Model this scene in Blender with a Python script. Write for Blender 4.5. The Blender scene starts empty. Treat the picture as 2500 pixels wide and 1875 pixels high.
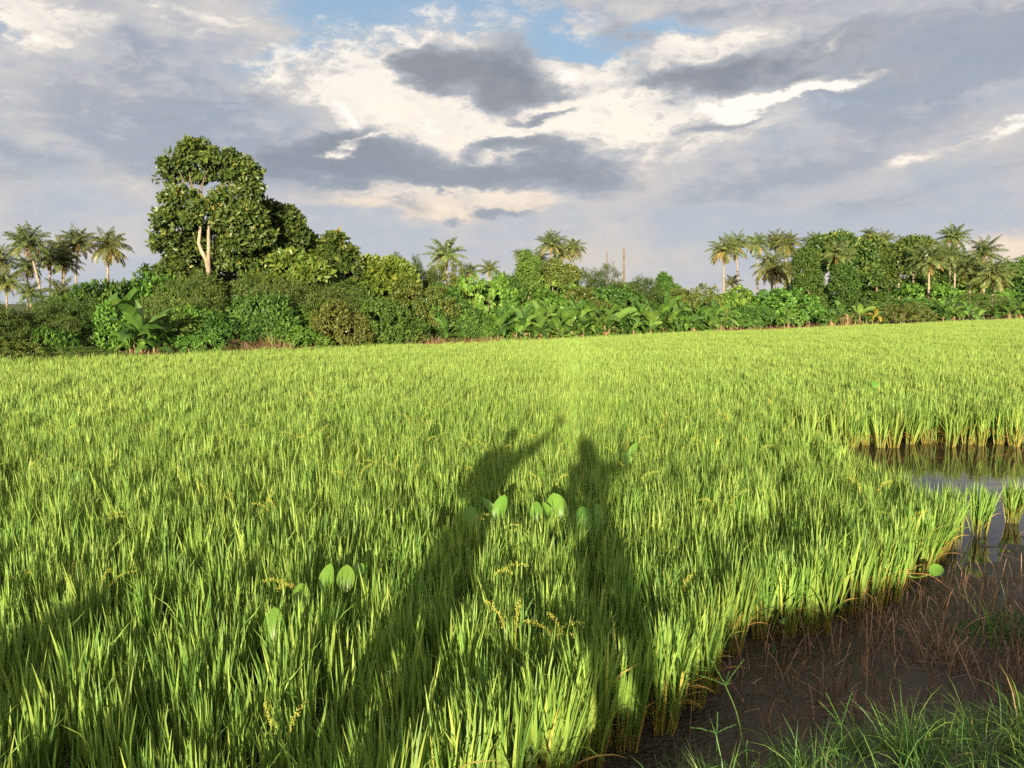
EXPOSURE = 1.6; SKY_STRENGTH = 0.1; SUN_POWER = 5.0; SKY_TINT = (1.0, 1.0, 1.0); FILL_GLOW = 2.6
import bpy, math, random
import numpy as np
from mathutils import Vector, Matrix
R = math.radians
rng = np.random.default_rng(7)
random.seed(7)
S = bpy.context.scene
COL = S.collection
CAM = np.array([0.0, 0.0, 2.5])
PITCH = R(6.0)
FPX = 1878.0                      # focal length of the photograph in its own pixels (2500 wide)
SUN_AZ, SUN_EL = R(4.6), R(8.0)   # light travels towards +Y and slightly to +X
LDIR = np.array([math.sin(SUN_AZ)*math.cos(SUN_EL), math.cos(SUN_AZ)*math.cos(SUN_EL), -math.sin(SUN_EL)])
EDGE0, EDGEK = 40.0, 0.87         # far edge of the paddy: Y = EDGE0 + EDGEK * X

def ray(px, py):
    x = (px-1250.0)/FPX; v = (py-937.5)/FPX
    return np.array([x, math.cos(PITCH)-math.sin(PITCH)*v, -math.sin(PITCH)-math.cos(PITCH)*v])
def at_z(px, py, z=0.0):
    d = ray(px, py); t = (z-CAM[2])/d[2]; return CAM+d*t
def at_y(px, py, Y):
    d = ray(px, py); return CAM+d*(Y/d[1])
def edge_pt(px, off):
    m = ray(px, 760)[0]/ray(px, 760)[1]
    Y = (EDGE0+off)/(1-EDGEK*m)
    return m*Y, Y

def norm(a):
    return a/np.maximum(np.linalg.norm(a, axis=-1, keepdims=True), 1e-9)
def rsph(n, g=rng):
    return norm(g.normal(size=(n, 3)))

class Geo:
    def __init__(s): s.v = []; s.f = []; s.n = 0
    def add(s, V, F, mat=0, rnd=None):
        V = np.asarray(V, float).reshape(-1, 3); F = np.asarray(F, int)
        s.v.append(V); s.f.append((F+s.n, mat, np.zeros(len(F)) if rnd is None else np.broadcast_to(np.asarray(rnd, float), (len(F),))))
        s.n += len(V); return s
    def mesh(s, name, mats, smooth=False):
        me = bpy.data.meshes.new(name)
        V = np.concatenate(s.v)
        me.vertices.add(len(V)); me.vertices.foreach_set('co', V.ravel().astype(np.float32))
        loops = np.concatenate([f.ravel() for f, _, _ in s.f])
        sizes = np.concatenate([np.full(len(f), f.shape[1]) for f, _, _ in s.f])
        mi = np.concatenate([np.full(len(f), m) for f, m, _ in s.f])
        rn = np.concatenate([r for _, _, r in s.f])
        me.loops.add(len(loops)); me.loops.foreach_set('vertex_index', loops.astype(np.int32))
        me.polygons.add(len(sizes))
        me.polygons.foreach_set('loop_start', np.concatenate([[0], np.cumsum(sizes)[:-1]]).astype(np.int32))
        for m in mats: me.materials.append(m)
        me.polygons.foreach_set('material_index', mi.astype(np.int32))
        me.polygons.foreach_set('use_smooth', np.full(len(sizes), smooth))
        at = me.attributes.new('rnd', 'FLOAT', 'FACE'); at.data.foreach_set('value', rn.astype(np.float32))
        me.update(calc_edges=True)
        return me
    def build(s, name, mats, parent=None, smooth=False, col=COL):
        o = bpy.data.objects.new(name, s.mesh(name, mats, smooth)); col.objects.link(o)
        if parent: o.parent = parent
        return o

def empty(name, loc, rz=0, sc=None):
    o = bpy.data.objects.new(name, None); COL.objects.link(o); o.empty_display_size = .2
    o.location = tuple(float(a) for a in loc); o.rotation_euler = (0, 0, rz)
    if sc is not None: o.scale = sc if hasattr(sc, '__len__') else (sc, sc, sc)
    return o
def tag(o, label=None, cat=None, group=None, kind=None):
    if label: o['label'] = label
    if cat: o['category'] = cat
    if group: o['group'] = group
    if kind: o['kind'] = kind
    return o
def put(parts, name, loc, rz=0, sc=None, label=None, cat=None, group=None):
    """a thing made of ready meshes: parts = [(part name, mesh)]"""
    e = empty(name, loc, rz, sc); tag(e, label, cat, group)
    for pn, me in parts:
        o = bpy.data.objects.new(pn, me); COL.objects.link(o); o.parent = e
    return e

# ---------------------------------------------------------------- mesh helpers
RHOMB = (np.array([(0, 0, 0), (.42, .5, .07), (1, 0, -.06), (.42, -.5, .07)]), np.array([(0, 1, 2), (0, 2, 3)]))
OVAL = (np.array([(0, 0, 0), (.22, .36, .05), (.6, .5, .05), (1, 0, -.14), (.6, -.5, .05), (.22, -.36, .05)]), np.array([(0, 1, 2, 3), (0, 3, 4, 5)]))
HEART = (np.array([(0, 0, 0), (-.08, .3, .05), (.25, .52, .06), (1, 0, -.12), (.25, -.52, .06), (-.08, -.3, .05)]), np.array([(0, 1, 2, 3), (0, 3, 4, 5)]))
def leaves(G, pos, dr, nr, L, W, tmpl, mat=0, rnd=None):
    pts, fc = tmpl; n = len(pos)
    dr = norm(dr); sd = norm(np.cross(dr, nr)); nr = np.cross(sd, dr)
    L = np.broadcast_to(np.asarray(L, float), (n,)); W = np.broadcast_to(np.asarray(W, float), (n,))
    V = (pos[:, None] + (pts[None, :, 0]*L[:, None])[..., None]*dr[:, None] + (pts[None, :, 1]*W[:, None])[..., None]*sd[:, None]
         + (pts[None, :, 2]*L[:, None])[..., None]*nr[:, None])
    F = (np.arange(n)*len(pts))[:, None, None]+fc[None]
    if rnd is None: rnd = rng.random(n)
    G.add(V, F.reshape(-1, fc.shape[1]), mat, np.repeat(rnd, len(fc)))

def strips(G, base, az, lean, length, curv, width, twist, k=4, mat=0, rnd=None, prof=None):
    """N ribbon blades: lean and curv are angles from the vertical in the az direction"""
    n = len(base); s = np.linspace(0, 1, k+1)
    th = lean[:, None]+curv[:, None]*s[None]**1.6
    thm = .5*(th[:, 1:]+th[:, :-1]); ds = length[:, None]/k
    h = np.concatenate([np.zeros((n, 1)), np.cumsum(np.sin(thm)*ds, 1)], 1); z = np.concatenate([np.zeros((n, 1)), np.cumsum(np.cos(thm)*ds, 1)], 1)
    ca, sa = np.cos(az)[:, None], np.sin(az)[:, None]
    C = np.stack([base[:, 0:1]+h*ca, base[:, 1:2]+h*sa, base[:, 2:3]+z], -1)
    t = np.stack([-sa+0*th, ca+0*th, 0*th], -1); nn = np.stack([np.cos(th)*ca, np.cos(th)*sa, -np.sin(th)], -1)
    tw = (twist[:, None]*(0.6+.4*s[None]))[..., None]
    sd = t*np.cos(tw)+nn*np.sin(tw)
    w = width[:, None]*(np.array(prof)[None] if prof is not None else (np.minimum(1, .55+1.6*s)*(1-s**3*.97))[None])
    Lf, Rt = C-sd*w[..., None]*.5, C+sd*w[..., None]*.5
    V = np.stack([Lf, Rt], 2).reshape(n, -1, 3); m = 2*(k+1)
    fc = np.array([(2*i, 2*i+1, 2*i+3, 2*i+2) for i in range(k)])
    F = ((np.arange(n)*m)[:, None, None]+fc[None]).reshape(-1, 4)
    if rnd is None: rnd = rng.random(n)
    G.add(V, F, mat, np.repeat(rnd, k))
    return C

def tube(G, pts, rad, sides=6, mat=0, rnd=0.5, cap=True):
    pts = np.asarray(pts, float); k = len(pts); rad = np.broadcast_to(np.asarray(rad, float), (k,))
    tg = norm(np.gradient(pts, axis=0)); ref = np.array([0.31, .95, .05]) if abs(tg[0][2]) > .6 else np.array([0, 0, 1.])
    a = norm(np.cross(tg, ref)); b = np.cross(tg, a)
    ang = np.linspace(0, 2*np.pi, sides, endpoint=False)
    V = pts[:, None]+rad[:, None, None]*(a[:, None]*np.cos(ang)[None, :, None]+b[:, None]*np.sin(ang)[None, :, None])
    F = [(i*sides+j, i*sides+(j+1) % sides, (i+1)*sides+(j+1) % sides, (i+1)*sides+j) for i in range(k-1) for j in range(sides)]
    G.add(V, F, mat, rnd)
    if cap:
        for i in (0, k-1):
            c = np.concatenate([V[i], pts[i:i+1]]); G.add(c, [(j, (j+1) % sides, sides) for j in range(sides)], mat, rnd)

def curve_pts(ctrl, n=12):
    ctrl = np.asarray(ctrl, float)
    t = np.linspace(0, len(ctrl)-1, n); i = np.minimum(t.astype(int), len(ctrl)-2); f = (t-i)[:, None]
    P = np.concatenate([2*ctrl[:1]-ctrl[1:2], ctrl, 2*ctrl[-1:]-ctrl[-2:-1]])
    p0, p1, p2, p3 = P[i], P[i+1], P[i+2], P[i+3]
    return .5*(2*p1+(p2-p0)*f+(2*p0-5*p1+4*p2-p3)*f**2+(3*p1-p0-3*p2+p3)*f**3)

# ---------------------------------------------------------------- materials
def new_mat(name):
    m = bpy.data.materials.new(name); m.use_nodes = True; nt = m.node_tree; nt.nodes.clear()
    return m, nt, nt.nodes.new('ShaderNodeOutputMaterial')
def nd(nt, typ, **kw):
    n = nt.nodes.new(typ)
    for k, v in kw.items():
        if isinstance(k, str) and hasattr(n, k): setattr(n, k, v)
        else: n.inputs[k.replace('_', ' ')].default_value = v
    return n
def ramp(nt, stops, interp='LINEAR'):
    r = nt.nodes.new('ShaderNodeValToRGB'); r.color_ramp.interpolation = interp
    e = r.color_ramp.elements
    while len(e) < len(stops): e.new(0.5)
    for el, (p, c) in zip(e, stops):
        el.position = p; el.color = (*c, 1) if len(c) == 3 else c
    return r
def leaf_mat(name, stops, trans=.3, rough=.45, spec=.35, vary=.25, hvar=.02, tint=(1.1, 1.15, .8), gain=1.0):
    m, nt, out = new_mat(name); ln = nt.links.new
    at = nd(nt, 'ShaderNodeAttribute', attribute_name='rnd'); oi = nt.nodes.new('ShaderNodeObjectInfo')
    cr = ramp(nt, [(p_, tuple(min(1, q_*gain) for q_ in c_)) for p_, c_ in stops]); ln(at.outputs['Fac'], cr.inputs[0])
    hs = nt.nodes.new('ShaderNodeHueSaturation')
    mr = nd(nt, 'ShaderNodeMapRange'); mr.inputs['To Min'].default_value = 1-vary; mr.inputs['To Max'].default_value = 1+vary
    ln(oi.outputs['Random'], mr.inputs['Value']); ln(mr.outputs[0], hs.inputs['Value'])
    m2 = nd(nt, 'ShaderNodeMath', operation='MULTIPLY_ADD'); m2.inputs[1].default_value = hvar*2; m2.inputs[2].default_value = .5-hvar
    w = nd(nt, 'ShaderNodeMath', operation='FRACT'); w0 = nd(nt, 'ShaderNodeMath', operation='MULTIPLY'); w0.inputs[1].default_value = 17.3
    ln(oi.outputs['Random'], w0.inputs[0]); ln(w0.outputs[0], w.inputs[0]); ln(w.outputs[0], m2.inputs[0]); ln(m2.outputs[0], hs.inputs['Hue'])
    ln(cr.outputs[0], hs.inputs['Color'])
    p = nt.nodes.new('ShaderNodeBsdfPrincipled'); p.inputs['Roughness'].default_value = rough; p.inputs['Specular IOR Level'].default_value = spec
    ln(hs.outputs[0], p.inputs['Base Color'])
    tr = nt.nodes.new('ShaderNodeBsdfTranslucent'); mx = nd(nt, 'ShaderNodeMix', data_type='RGBA', blend_type='MULTIPLY')
    mx.inputs[0].default_value = 1; mx.inputs[7].default_value = (*tint, 1); ln(hs.outputs[0], mx.inputs[6]); ln(mx.outputs[2], tr.inputs['Color'])
    ms = nt.nodes.new('ShaderNodeMixShader'); ms.inputs[0].default_value = trans
    ln(p.outputs[0], ms.inputs[1]); ln(tr.outputs[0], ms.inputs[2]); ln(ms.outputs[0], out.inputs['Surface'])
    return m
def rough_mat(name, stops, scale=4, detail=6, rough=(.6, .9), bump=.3, bscale=20, spec=.3, coord='Object', dist=.02, stretch=None):
    m, nt, out = new_mat(name); ln = nt.links.new
    tc = nt.nodes.new('ShaderNodeTexCoord'); src = tc.outputs[coord]
    if stretch:
        mp = nt.nodes.new('ShaderNodeMapping'); mp.inputs['Scale'].default_value = stretch; ln(src, mp.inputs[0]); src = mp.outputs[0]
    n1 = nd(nt, 'ShaderNodeTexNoise'); n1.inputs['Scale'].default_value = scale; n1.inputs['Detail'].default_value = detail; n1.inputs['Roughness'].default_value = .62
    n2 = nd(nt, 'ShaderNodeTexNoise'); n2.inputs['Scale'].default_value = bscale; n2.inputs['Detail'].default_value = 8
    ln(src, n1.inputs['Vector']); ln(src, n2.inputs['Vector'])
    cr = ramp(nt, stops); ln(n1.outputs[0], cr.inputs[0])
    p = nt.nodes.new('ShaderNodeBsdfPrincipled'); p.inputs['Specular IOR Level'].default_value = spec
    ln(cr.outputs[0], p.inputs['Base Color'])
    mr = nd(nt, 'ShaderNodeMapRange'); mr.inputs['From Min'].default_value = .35; mr.inputs['From Max'].default_value = .65
    mr.inputs['To Min'].default_value = rough[0]; mr.inputs['To Max'].default_value = rough[1]
    ln(n1.outputs[0], mr.inputs[0]); ln(mr.outputs[0], p.inputs['Roughness'])
    b = nt.nodes.new('ShaderNodeBump'); b.inputs['Strength'].default_value = bump; b.inputs['Distance'].default_value = dist
    ln(n2.outputs[0], b.inputs['Height']); ln(b.outputs[0], p.inputs['Normal']); ln(p.outputs[0], out.inputs['Surface'])
    return m

M = {}
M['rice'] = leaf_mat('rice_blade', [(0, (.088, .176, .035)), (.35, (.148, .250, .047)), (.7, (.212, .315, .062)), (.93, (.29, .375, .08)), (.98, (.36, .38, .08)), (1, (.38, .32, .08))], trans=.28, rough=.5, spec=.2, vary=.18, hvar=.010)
M['ricemid'] = leaf_mat('middle_rice_blade', [(0, (.122, .21, .042)), (.5, (.192, .295, .060)), (.9, (.285, .375, .088)), (1, (.38, .37, .09))], trans=.29, rough=.52, spec=.18, vary=.12, hvar=.008)  # halfway to the far tone, easing in the light painted there
M['ricefar'] = leaf_mat('far_rice_blade', [(0, (.142, .235, .047)), (.5, (.212, .31, .068)), (.9, (.30, .385, .095)), (1, (.40, .38, .10))], trans=.3, rough=.55, spec=.15, vary=.10, hvar=.006)  # lighter and yellower: grazing light and lit-through tips put into the colour
M['stalk'] = leaf_mat('rice_stalk', [(0, (.11, .14, .03)), (.5, (.25, .23, .045)), (1, (.42, .31, .07))], trans=.15, vary=.12, hvar=.008)
M['dryblade'] = leaf_mat('dry_rice_blade', [(0, (.32, .22, .05)), (.6, (.38, .22, .07)), (1, (.30, .13, .04))], trans=.25, vary=.1)
M['grain'] = leaf_mat('rice_grain', [(0, (.28, .32, .05)), (1, (.40, .38, .06))], trans=.2, vary=.1)
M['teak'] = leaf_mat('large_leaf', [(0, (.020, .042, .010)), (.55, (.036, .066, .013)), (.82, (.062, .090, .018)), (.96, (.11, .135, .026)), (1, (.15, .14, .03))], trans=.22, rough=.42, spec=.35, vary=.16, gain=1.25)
M['teakyoung'] = leaf_mat('young_large_leaf', [(0, (.045, .08, .014)), (.5, (.09, .13, .02)), (.9, (.16, .18, .03)), (1, (.20, .18, .04))], trans=.28, rough=.42, vary=.15, gain=1.25)
M['fine'] = leaf_mat('fine_leaf', [(0, (.034, .062, .015)), (.6, (.060, .094, .020)), (1, (.11, .135, .032))], trans=.28, rough=.5, spec=.25, vary=.25, hvar=.015, gain=1.25)
M['broad'] = leaf_mat('broad_leaf', [(0, (.026, .058, .012)), (.6, (.050, .098, .017)), (1, (.095, .15, .028))], trans=.25, rough=.5, spec=.22, vary=.22, hvar=.02, gain=1.25)
M['bright'] = leaf_mat('bright_leaf', [(0, (.045, .10, .017)), (.6, (.075, .15, .022)), (1, (.13, .20, .033))], trans=.3, rough=.48, spec=.25, vary=.15, hvar=.015, gain=1.25)
M['olive'] = leaf_mat('olive_leaf', [(0, (.040, .060, .014)), (.6, (.075, .095, .018)), (1, (.13, .135, .03))], trans=.25, rough=.42, vary=.18, gain=1.25)
M['brown'] = leaf_mat('dry_leaf', [(0, (.07, .05, .025)), (.6, (.12, .075, .035)), (1, (.20, .11, .05))], trans=.15, vary=.15)
M['palm'] = leaf_mat('palm_frond', [(0, (.06, .085, .026)), (.6, (.10, .13, .036)), (1, (.17, .185, .055))], trans=.25, rough=.42, vary=.18, gain=1.05)
M['palmold'] = leaf_mat('old_palm_frond', [(0, (.13, .12, .03)), (.5, (.22, .16, .045)), (1, (.26, .14, .06))], trans=.25, vary=.2, gain=1.25)
M['banana'] = leaf_mat('banana_leaf', [(0, (.045, .10, .020)), (.5, (.085, .16, .030)), (.85, (.16, .25, .042)), (1, (.27, .30, .05))], trans=.3, rough=.36, spec=.4, vary=.15, hvar=.012)
M['bananadry'] = leaf_mat('dry_banana_leaf', [(0, (.14, .075, .035)), (.6, (.24, .14, .07)), (1, (.36, .23, .12))], trans=.2, vary=.15)
M['bananayellow'] = leaf_mat('yellow_banana_leaf', [(0, (.26, .24, .03)), (1, (.38, .30, .05))], trans=.3, vary=.1)
M['weed'] = leaf_mat('weed_leaf', [(0, (.085, .20, .026)), (1, (.14, .27, .036))], trans=.35, rough=.33, spec=.4, vary=.1)
M['grass'] = leaf_mat('bank_grass', [(0, (.055, .125, .028)), (.6, (.095, .19, .038)), (.9, (.17, .25, .05)), (1, (.30, .21, .08))], trans=.3, rough=.42, vary=.1)
M['straw'] = leaf_mat('dry_stem', [(0, (.09, .055, .035)), (.6, (.20, .12, .075)), (1, (.42, .25, .15))], trans=.1, vary=.1)
M['trunk'] = rough_mat('pale_bark', [(.3, (.10, .08, .055)), (.5, (.26, .20, .14)), (.7, (.42, .34, .25))], scale=5, rough=(.7, .9), bump=.5, bscale=18, stretch=(1, 1, .35))
M['bark'] = rough_mat('bark', [(.3, (.07, .05, .035)), (.7, (.20, .15, .10))], scale=6, rough=(.8, .95), bump=.6, bscale=18, stretch=(1, 1, .3))
M['palmbark'] = rough_mat('palm_bark', [(.3, (.14, .11, .08)), (.7, (.32, .25, .19))], scale=5, rough=(.8, .95), bump=.5, bscale=14, stretch=(.5, .5, 3))
M['bstem'] = rough_mat('banana_stem', [(.3, (.06, .075, .022)), (.5, (.14, .12, .05)), (.7, (.22, .15, .075))], scale=5, rough=(.5, .8), bump=.3, stretch=(2, 2, .4))
# ---------------------------------------------------------------- camera, sun, sky
cam = bpy.data.objects.new('camera', bpy.data.cameras.new('camera')); COL.objects.link(cam)
cam.location = CAM; cam.rotation_euler = (R(90)-PITCH, 0, 0); cam.data.sensor_width = 36; cam.data.lens = FPX/2500*36
cam.data.clip_start = .05; cam.data.clip_end = 5000
S.camera = cam
sl = bpy.data.lights.new('sun', 'SUN'); sl.energy = SUN_POWER; sl.angle = R(.6); sl.color = (1, .85, .60)
so = bpy.data.objects.new('sun', sl); COL.objects.link(so); so.rotation_euler = Vector(LDIR).to_track_quat('-Z', 'Y').to_euler(); so.location = (-4, -30, 30)

W = bpy.data.worlds.new('World'); S.world = W; W.use_nodes = True
nt = W.node_tree; nt.nodes.clear(); ln = nt.links.new
out = nt.nodes.new('ShaderNodeOutputWorld'); bg = nt.nodes.new('ShaderNodeBackground'); bg.inputs[1].default_value = SKY_STRENGTH
ln(bg.outputs[0], out.inputs[0])
sky = nt.nodes.new('ShaderNodeTexSky'); sky.sky_type = 'NISHITA'; sky.sun_disc = False; sky.sun_elevation = SUN_EL; sky.sun_rotation = R(180)+SUN_AZ
sky.air_density = 1.0; sky.dust_density = 1.2; sky.ozone_density = 1.5
def vm(op, a, b=None, c=None):
    n = nt.nodes.new('ShaderNodeVectorMath'); n.operation = op
    for i, x in enumerate((a, b, c)):
        if x is None: continue
        if isinstance(x, (tuple, list)): n.inputs[i].default_value = x
        else: ln(x, n.inputs[i])
    return n.outputs['Value'] if op in ('DOT_PRODUCT', 'LENGTH') else n.outputs[0]
def ma(op, a, b=None, c=None, clamp=False):
    n = nt.nodes.new('ShaderNodeMath'); n.operation = op; n.use_clamp = clamp
    for i, x in enumerate((a, b, c)):
        if x is None: continue
        if isinstance(x, (int, float)): n.inputs[i].default_value = x
        else: ln(x, n.inputs[i])
    return n.outputs[0]
def sstep(x, lo, hi):
    n = nt.nodes.new('ShaderNodeMapRange'); n.interpolation_type = 'SMOOTHSTEP'; ln(x, n.inputs[0])
    n.inputs[1].default_value = lo; n.inputs[2].default_value = hi; return n.outputs[0]
def mixc(f, a, b):
    n = nt.nodes.new('ShaderNodeMix'); n.data_type = 'RGBA'
    for s_, x in ((0, f), (6, a), (7, b)):
        if isinstance(x, (int, float)): n.inputs[s_].default_value = x
        elif isinstance(x, tuple): n.inputs[s_].default_value = (*x, 1)
        else: ln(x, n.inputs[s_])
    return n.outputs[2]
def noise(vec, scale, detail, rough=.55, dims='3D', col=False, dist=0):
    n = nt.nodes.new('ShaderNodeTexNoise'); n.noise_dimensions = dims; n.inputs['Scale'].default_value = scale
    n.inputs['Detail'].default_value = detail; n.inputs['Roughness'].default_value = rough; n.inputs['Distortion'].default_value = dist
    ln(vec, n.inputs['Vector']); return n.outputs[1] if col else n.outputs[0]
geo = nt.nodes.new('ShaderNodeTexCoord'); D = geo.outputs['Generated']
sp = nt.nodes.new('ShaderNodeSeparateXYZ'); ln(D, sp.inputs[0])
az = ma('ARCTAN2', sp.outputs[0], sp.outputs[1]); el = ma('ARCSINE', sp.outputs[2])
cb = nt.nodes.new('ShaderNodeCombineXYZ'); ln(az, cb.inputs[0]); ln(el, cb.inputs[1]); AE = cb.outputs[0]
# cloud relief: flattened fractal noise, the direction warped by it so that every cloud mass gets torn edges
AEs = vm('MULTIPLY', AE, (1.0, 2.3, 1.0))
nA = noise(AEs, 5.5, 7, .56, '2D', col=True)
nB = noise(vm('ADD', AEs, (3.1, 7.7, 0)), 17, 6, .6, '2D', col=True)
w1 = vm('MULTIPLY_ADD', nA, (.13, .06, 0), (-.065, -.03, 0)); w2 = vm('MULTIPLY_ADD', nB, (.06, .03, 0), (-.03, -.015, 0))
Q = vm('ADD', AE, vm('ADD', w1, w2))
def rot(v, deg):
    n = nt.nodes.new('ShaderNodeVectorRotate'); n.rotation_type = 'Z_AXIS'; n.inputs['Angle'].default_value = -R(deg); ln(v, n.inputs['Vector']); return n.outputs[0]
QROT = {0: Q, 9: rot(Q, 9), -11: rot(Q, -11), 18: rot(Q, 18)}
QASP = {}
def blobs(lst):
    """sum of soft elliptical cloud masses, each given by its direction (as seen in the photograph), half sizes, weight and tilt"""
    acc = None
    for px, py, hw, hh, amp, rd in lst:
        d = ray(px, py); a = math.atan2(d[0], d[1]); e = math.atan2(d[2], math.hypot(d[0], d[1]))
        c, s_ = math.cos(-R(rd)), math.sin(-R(rd)); a, e = a*c-e*s_, a*s_+e*c
        q = min((1.5, 2.6, 4.6, 9.0), key=lambda t: abs(math.log(t*hh/hw)))
        hw = math.sqrt(hw*hh*q)
        if (rd, q) not in QASP: QASP[rd, q] = vm('MULTIPLY', QROT[rd], (1, q, 0))
        n = nt.nodes.new('ShaderNodeVectorMath'); n.operation = 'DISTANCE'; ln(QASP[rd, q], n.inputs[0]); n.inputs[1].default_value = (a, e*q, 0)
        m = nt.nodes.new('ShaderNodeMapRange'); m.inputs[1].default_value = 0; m.inputs[2].default_value = hw*1.5/FPX; m.inputs[3].default_value = amp; m.inputs[4].default_value = 0
        ln(n.outputs['Value'], m.inputs[0])
        acc = m.outputs[0] if acc is None else ma('ADD', m.outputs[0], acc)
    return acc
nAf = nt.nodes.new('ShaderNodeSeparateColor'); ln(nA, nAf.inputs[0]); nBf = nt.nodes.new('ShaderNodeSeparateColor'); ln(nB, nBf.inputs[0])
fA, fA2, fB, fB2 = nAf.outputs[0], nAf.outputs[1], nBf.outputs[0], nBf.outputs[1]
K = 1.0/(SKY_STRENGTH*2**EXPOSURE)       # picture value -> world value
def c_(r, g, b):                          # sRGB picture colour -> world colour
    f = lambda v: ((v/255+.055)/1.055)**2.4 if v > 10 else v/255/12.92
    return (f(r)*K, f(g)*K, f(b)*K)
holes = blobs([(960, 145, 220, 50, 1.4, 0), (800, 150, 120, 50, .9, 0), (1420, 120, 150, 70, 1.2, 0), (1640, 70, 90, 40, .7, 0), (900, 20, 280, 45, 1.1, 0), (1180, 20, 200, 36, .9, 0), (800, 170, 130, 50, .9, 0), (2200, 215, 220, 30, .6, 9), (620, 185, 70, 30, .6, 0), (20, 60, 60, 60, .5, 0)])
light = blobs([(1060, 290, 170, 100, 2.0, 0), (1375, 260, 120, 85, 1.6, 0), (1200, 375, 110, 62, 1.4, 0), (790, 235, 180, 75, 1.15, 0), (850, 285, 60, 36, 1.0, 0), (960, 240, 110, 70, .9, 0),
    (1700, 145, 200, 60, 1.15, 9), (1650, 265, 230, 75, .95, 0), (1500, 340, 190, 80, .75, 0), (1360, 180, 70, 30, 1.2, 0), (1900, 240, 300, 50, .8, 9),
    (1085, 482, 200, 46, 1.5, 0), (1190, 480, 90, 46, .8, 0), (900, 460, 160, 30, .6, 0), (75, 75, 75, 50, .8, 0), (190, 75, 55, 35, .55, 0),
    (400, 45, 280, 55, .5, -11), (120, 235, 190, 38, .62, 9), (300, 432, 130, 46, .6, 0), (740, 475, 190, 55, .5, 0), (2210, 385, 80, 26, .55, 18),
    (2470, 625, 230, 70, .75, 18), (860, 105, 130, 50, .5, 0), (1090, 85, 200, 62, .6, 0), (1440, 55, 160, 40, .5, -11), (2350, 10, 280, 40, .5, 0), (1680, 430, 240, 30, .4, 18), (60, 20, 160, 40, .35, 0), (110, 640, 160, 60, .3, 0)])
soft = blobs([(480, 320, 340, 90, 1.15, -11), (380, 130, 240, 50, .8, -11), (120, 395, 330, 60, .7, 0), (2000, 145, 360, 80, 1.1, 9), (2300, 170, 300, 60, .9, 9), (2080, 330, 420, 70, .8, 9), (1740, 25, 260, 40, .9, 0), (2420, 90, 220, 80, .6, 0), (2380, 430, 340, 50, .6, 18), (1950, 440, 300, 50, .5, 18), (1350, 470, 300, 70, .5, 0), (600, 420, 300, 60, .6, 0), (700, 300, 130, 60, .5, 0)])
dark = blobs([(1165, 165, 150, 58, 1.45, 0), (1060, 170, 70, 40, .9, 0), (1225, 228, 55, 46, 1.2, 0), (1340, 212, 100, 20, .8, 0), (1570, 192, 110, 27, .95, 0), (920, 395, 210, 50, 1.5, 0), (780, 385, 150, 40, .8, 0), (1340, 428, 210, 44, 1.3, 0),
    (1120, 425, 130, 26, .9, 0), (1320, 352, 50, 50, 1.1, 0), (1235, 345, 80, 16, 1.0, 9), (1330, 268, 66, 11, 1.1, 9), (820, 322, 100, 22, 1.0, 9), (650, 275, 90, 50, .55, 0), (1900, 150, 210, 55, 1.0, 9), (1760, 185, 90, 30, .7, 9), (2150, 175, 200, 40, .6, 9), (1720, 305, 130, 22, 1.0, 9),
    (1220, 527, 70, 14, .75, 0), (985, 500, 70, 30, .6, 0), (1085, 540, 36, 14, .6, 0), (1510, 60, 70, 50, .6, 0), (1560, 110, 60, 30, .6, 0)])
gleam = blobs([(1900, 240, 190, 17, 1.2, 9), (2060, 215, 110, 13, 1.25, 9), (1790, 268, 80, 22, 1.0, 9), (850, 288, 44, 26, 1.15, 0), (900, 340, 75, 11, .9, 9), (820, 366, 50, 8, 1.0, 0), (1370, 178, 40, 18, 1.0, 0), (2445, 298, 130, 13, 1.05, 18), (2220, 380, 60, 15, .75, 18), (1060, 300, 90, 45, .9, 0), (85, 75, 34, 26, .75, 0), (1000, 470, 90, 12, .8, 0), (2040, 100, 70, 14, .55, 9)])
lo = sstep(el, -.02, .33)
nS = noise(vm('ADD', vm('MULTIPLY', rot(Q, 6), (1.6, 8.0, 1.0)), (2.2, 5.5, 0)), 3.2, 6, .58, '2D'); st = ma('MULTIPLY_ADD', nS, 1.6, -.8)
nC = noise(vm('ADD', vm('MULTIPLY', Q, (1.0, 2.0, 1.0)), (9.3, 4.1, 0)), 46, 5, .6, '2D')
fine = ma('ADD', ma('MULTIPLY_ADD', fB, 1.1, -.55), ma('ADD', ma('MULTIPLY_ADD', nBf.outputs[2], .5, -.25), ma('MULTIPLY_ADD', nC, .7, -.35)))
# far, thin veil: cream by the horizon, lilac grey above; blue sky in its holes
veil_c = mixc(sstep(ma('ADD', ma('MULTIPLY_ADD', fB2, .6, ma('MULTIPLY', fA2, .4)), ma('MULTIPLY', st, .3)), .34, .66), c_(178, 184, 196), c_(216, 211, 206)); veil_c = mixc(lo, mixc(sstep(fA2, .38, .66), c_(192, 198, 207), c_(216, 208, 202)), veil_c)
veil = sstep(ma('ADD', ma('SUBTRACT', ma('MULTIPLY_ADD', fA, .9, .42), holes), ma('MULTIPLY', fine, .5)), .12, .72)
skyc = mixc(.75, vm('MULTIPLY', sky.outputs[0], SKY_TINT), c_(146, 170, 196))
col = mixc(ma('MULTIPLY', veil, .97), skyc, veil_c)
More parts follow.
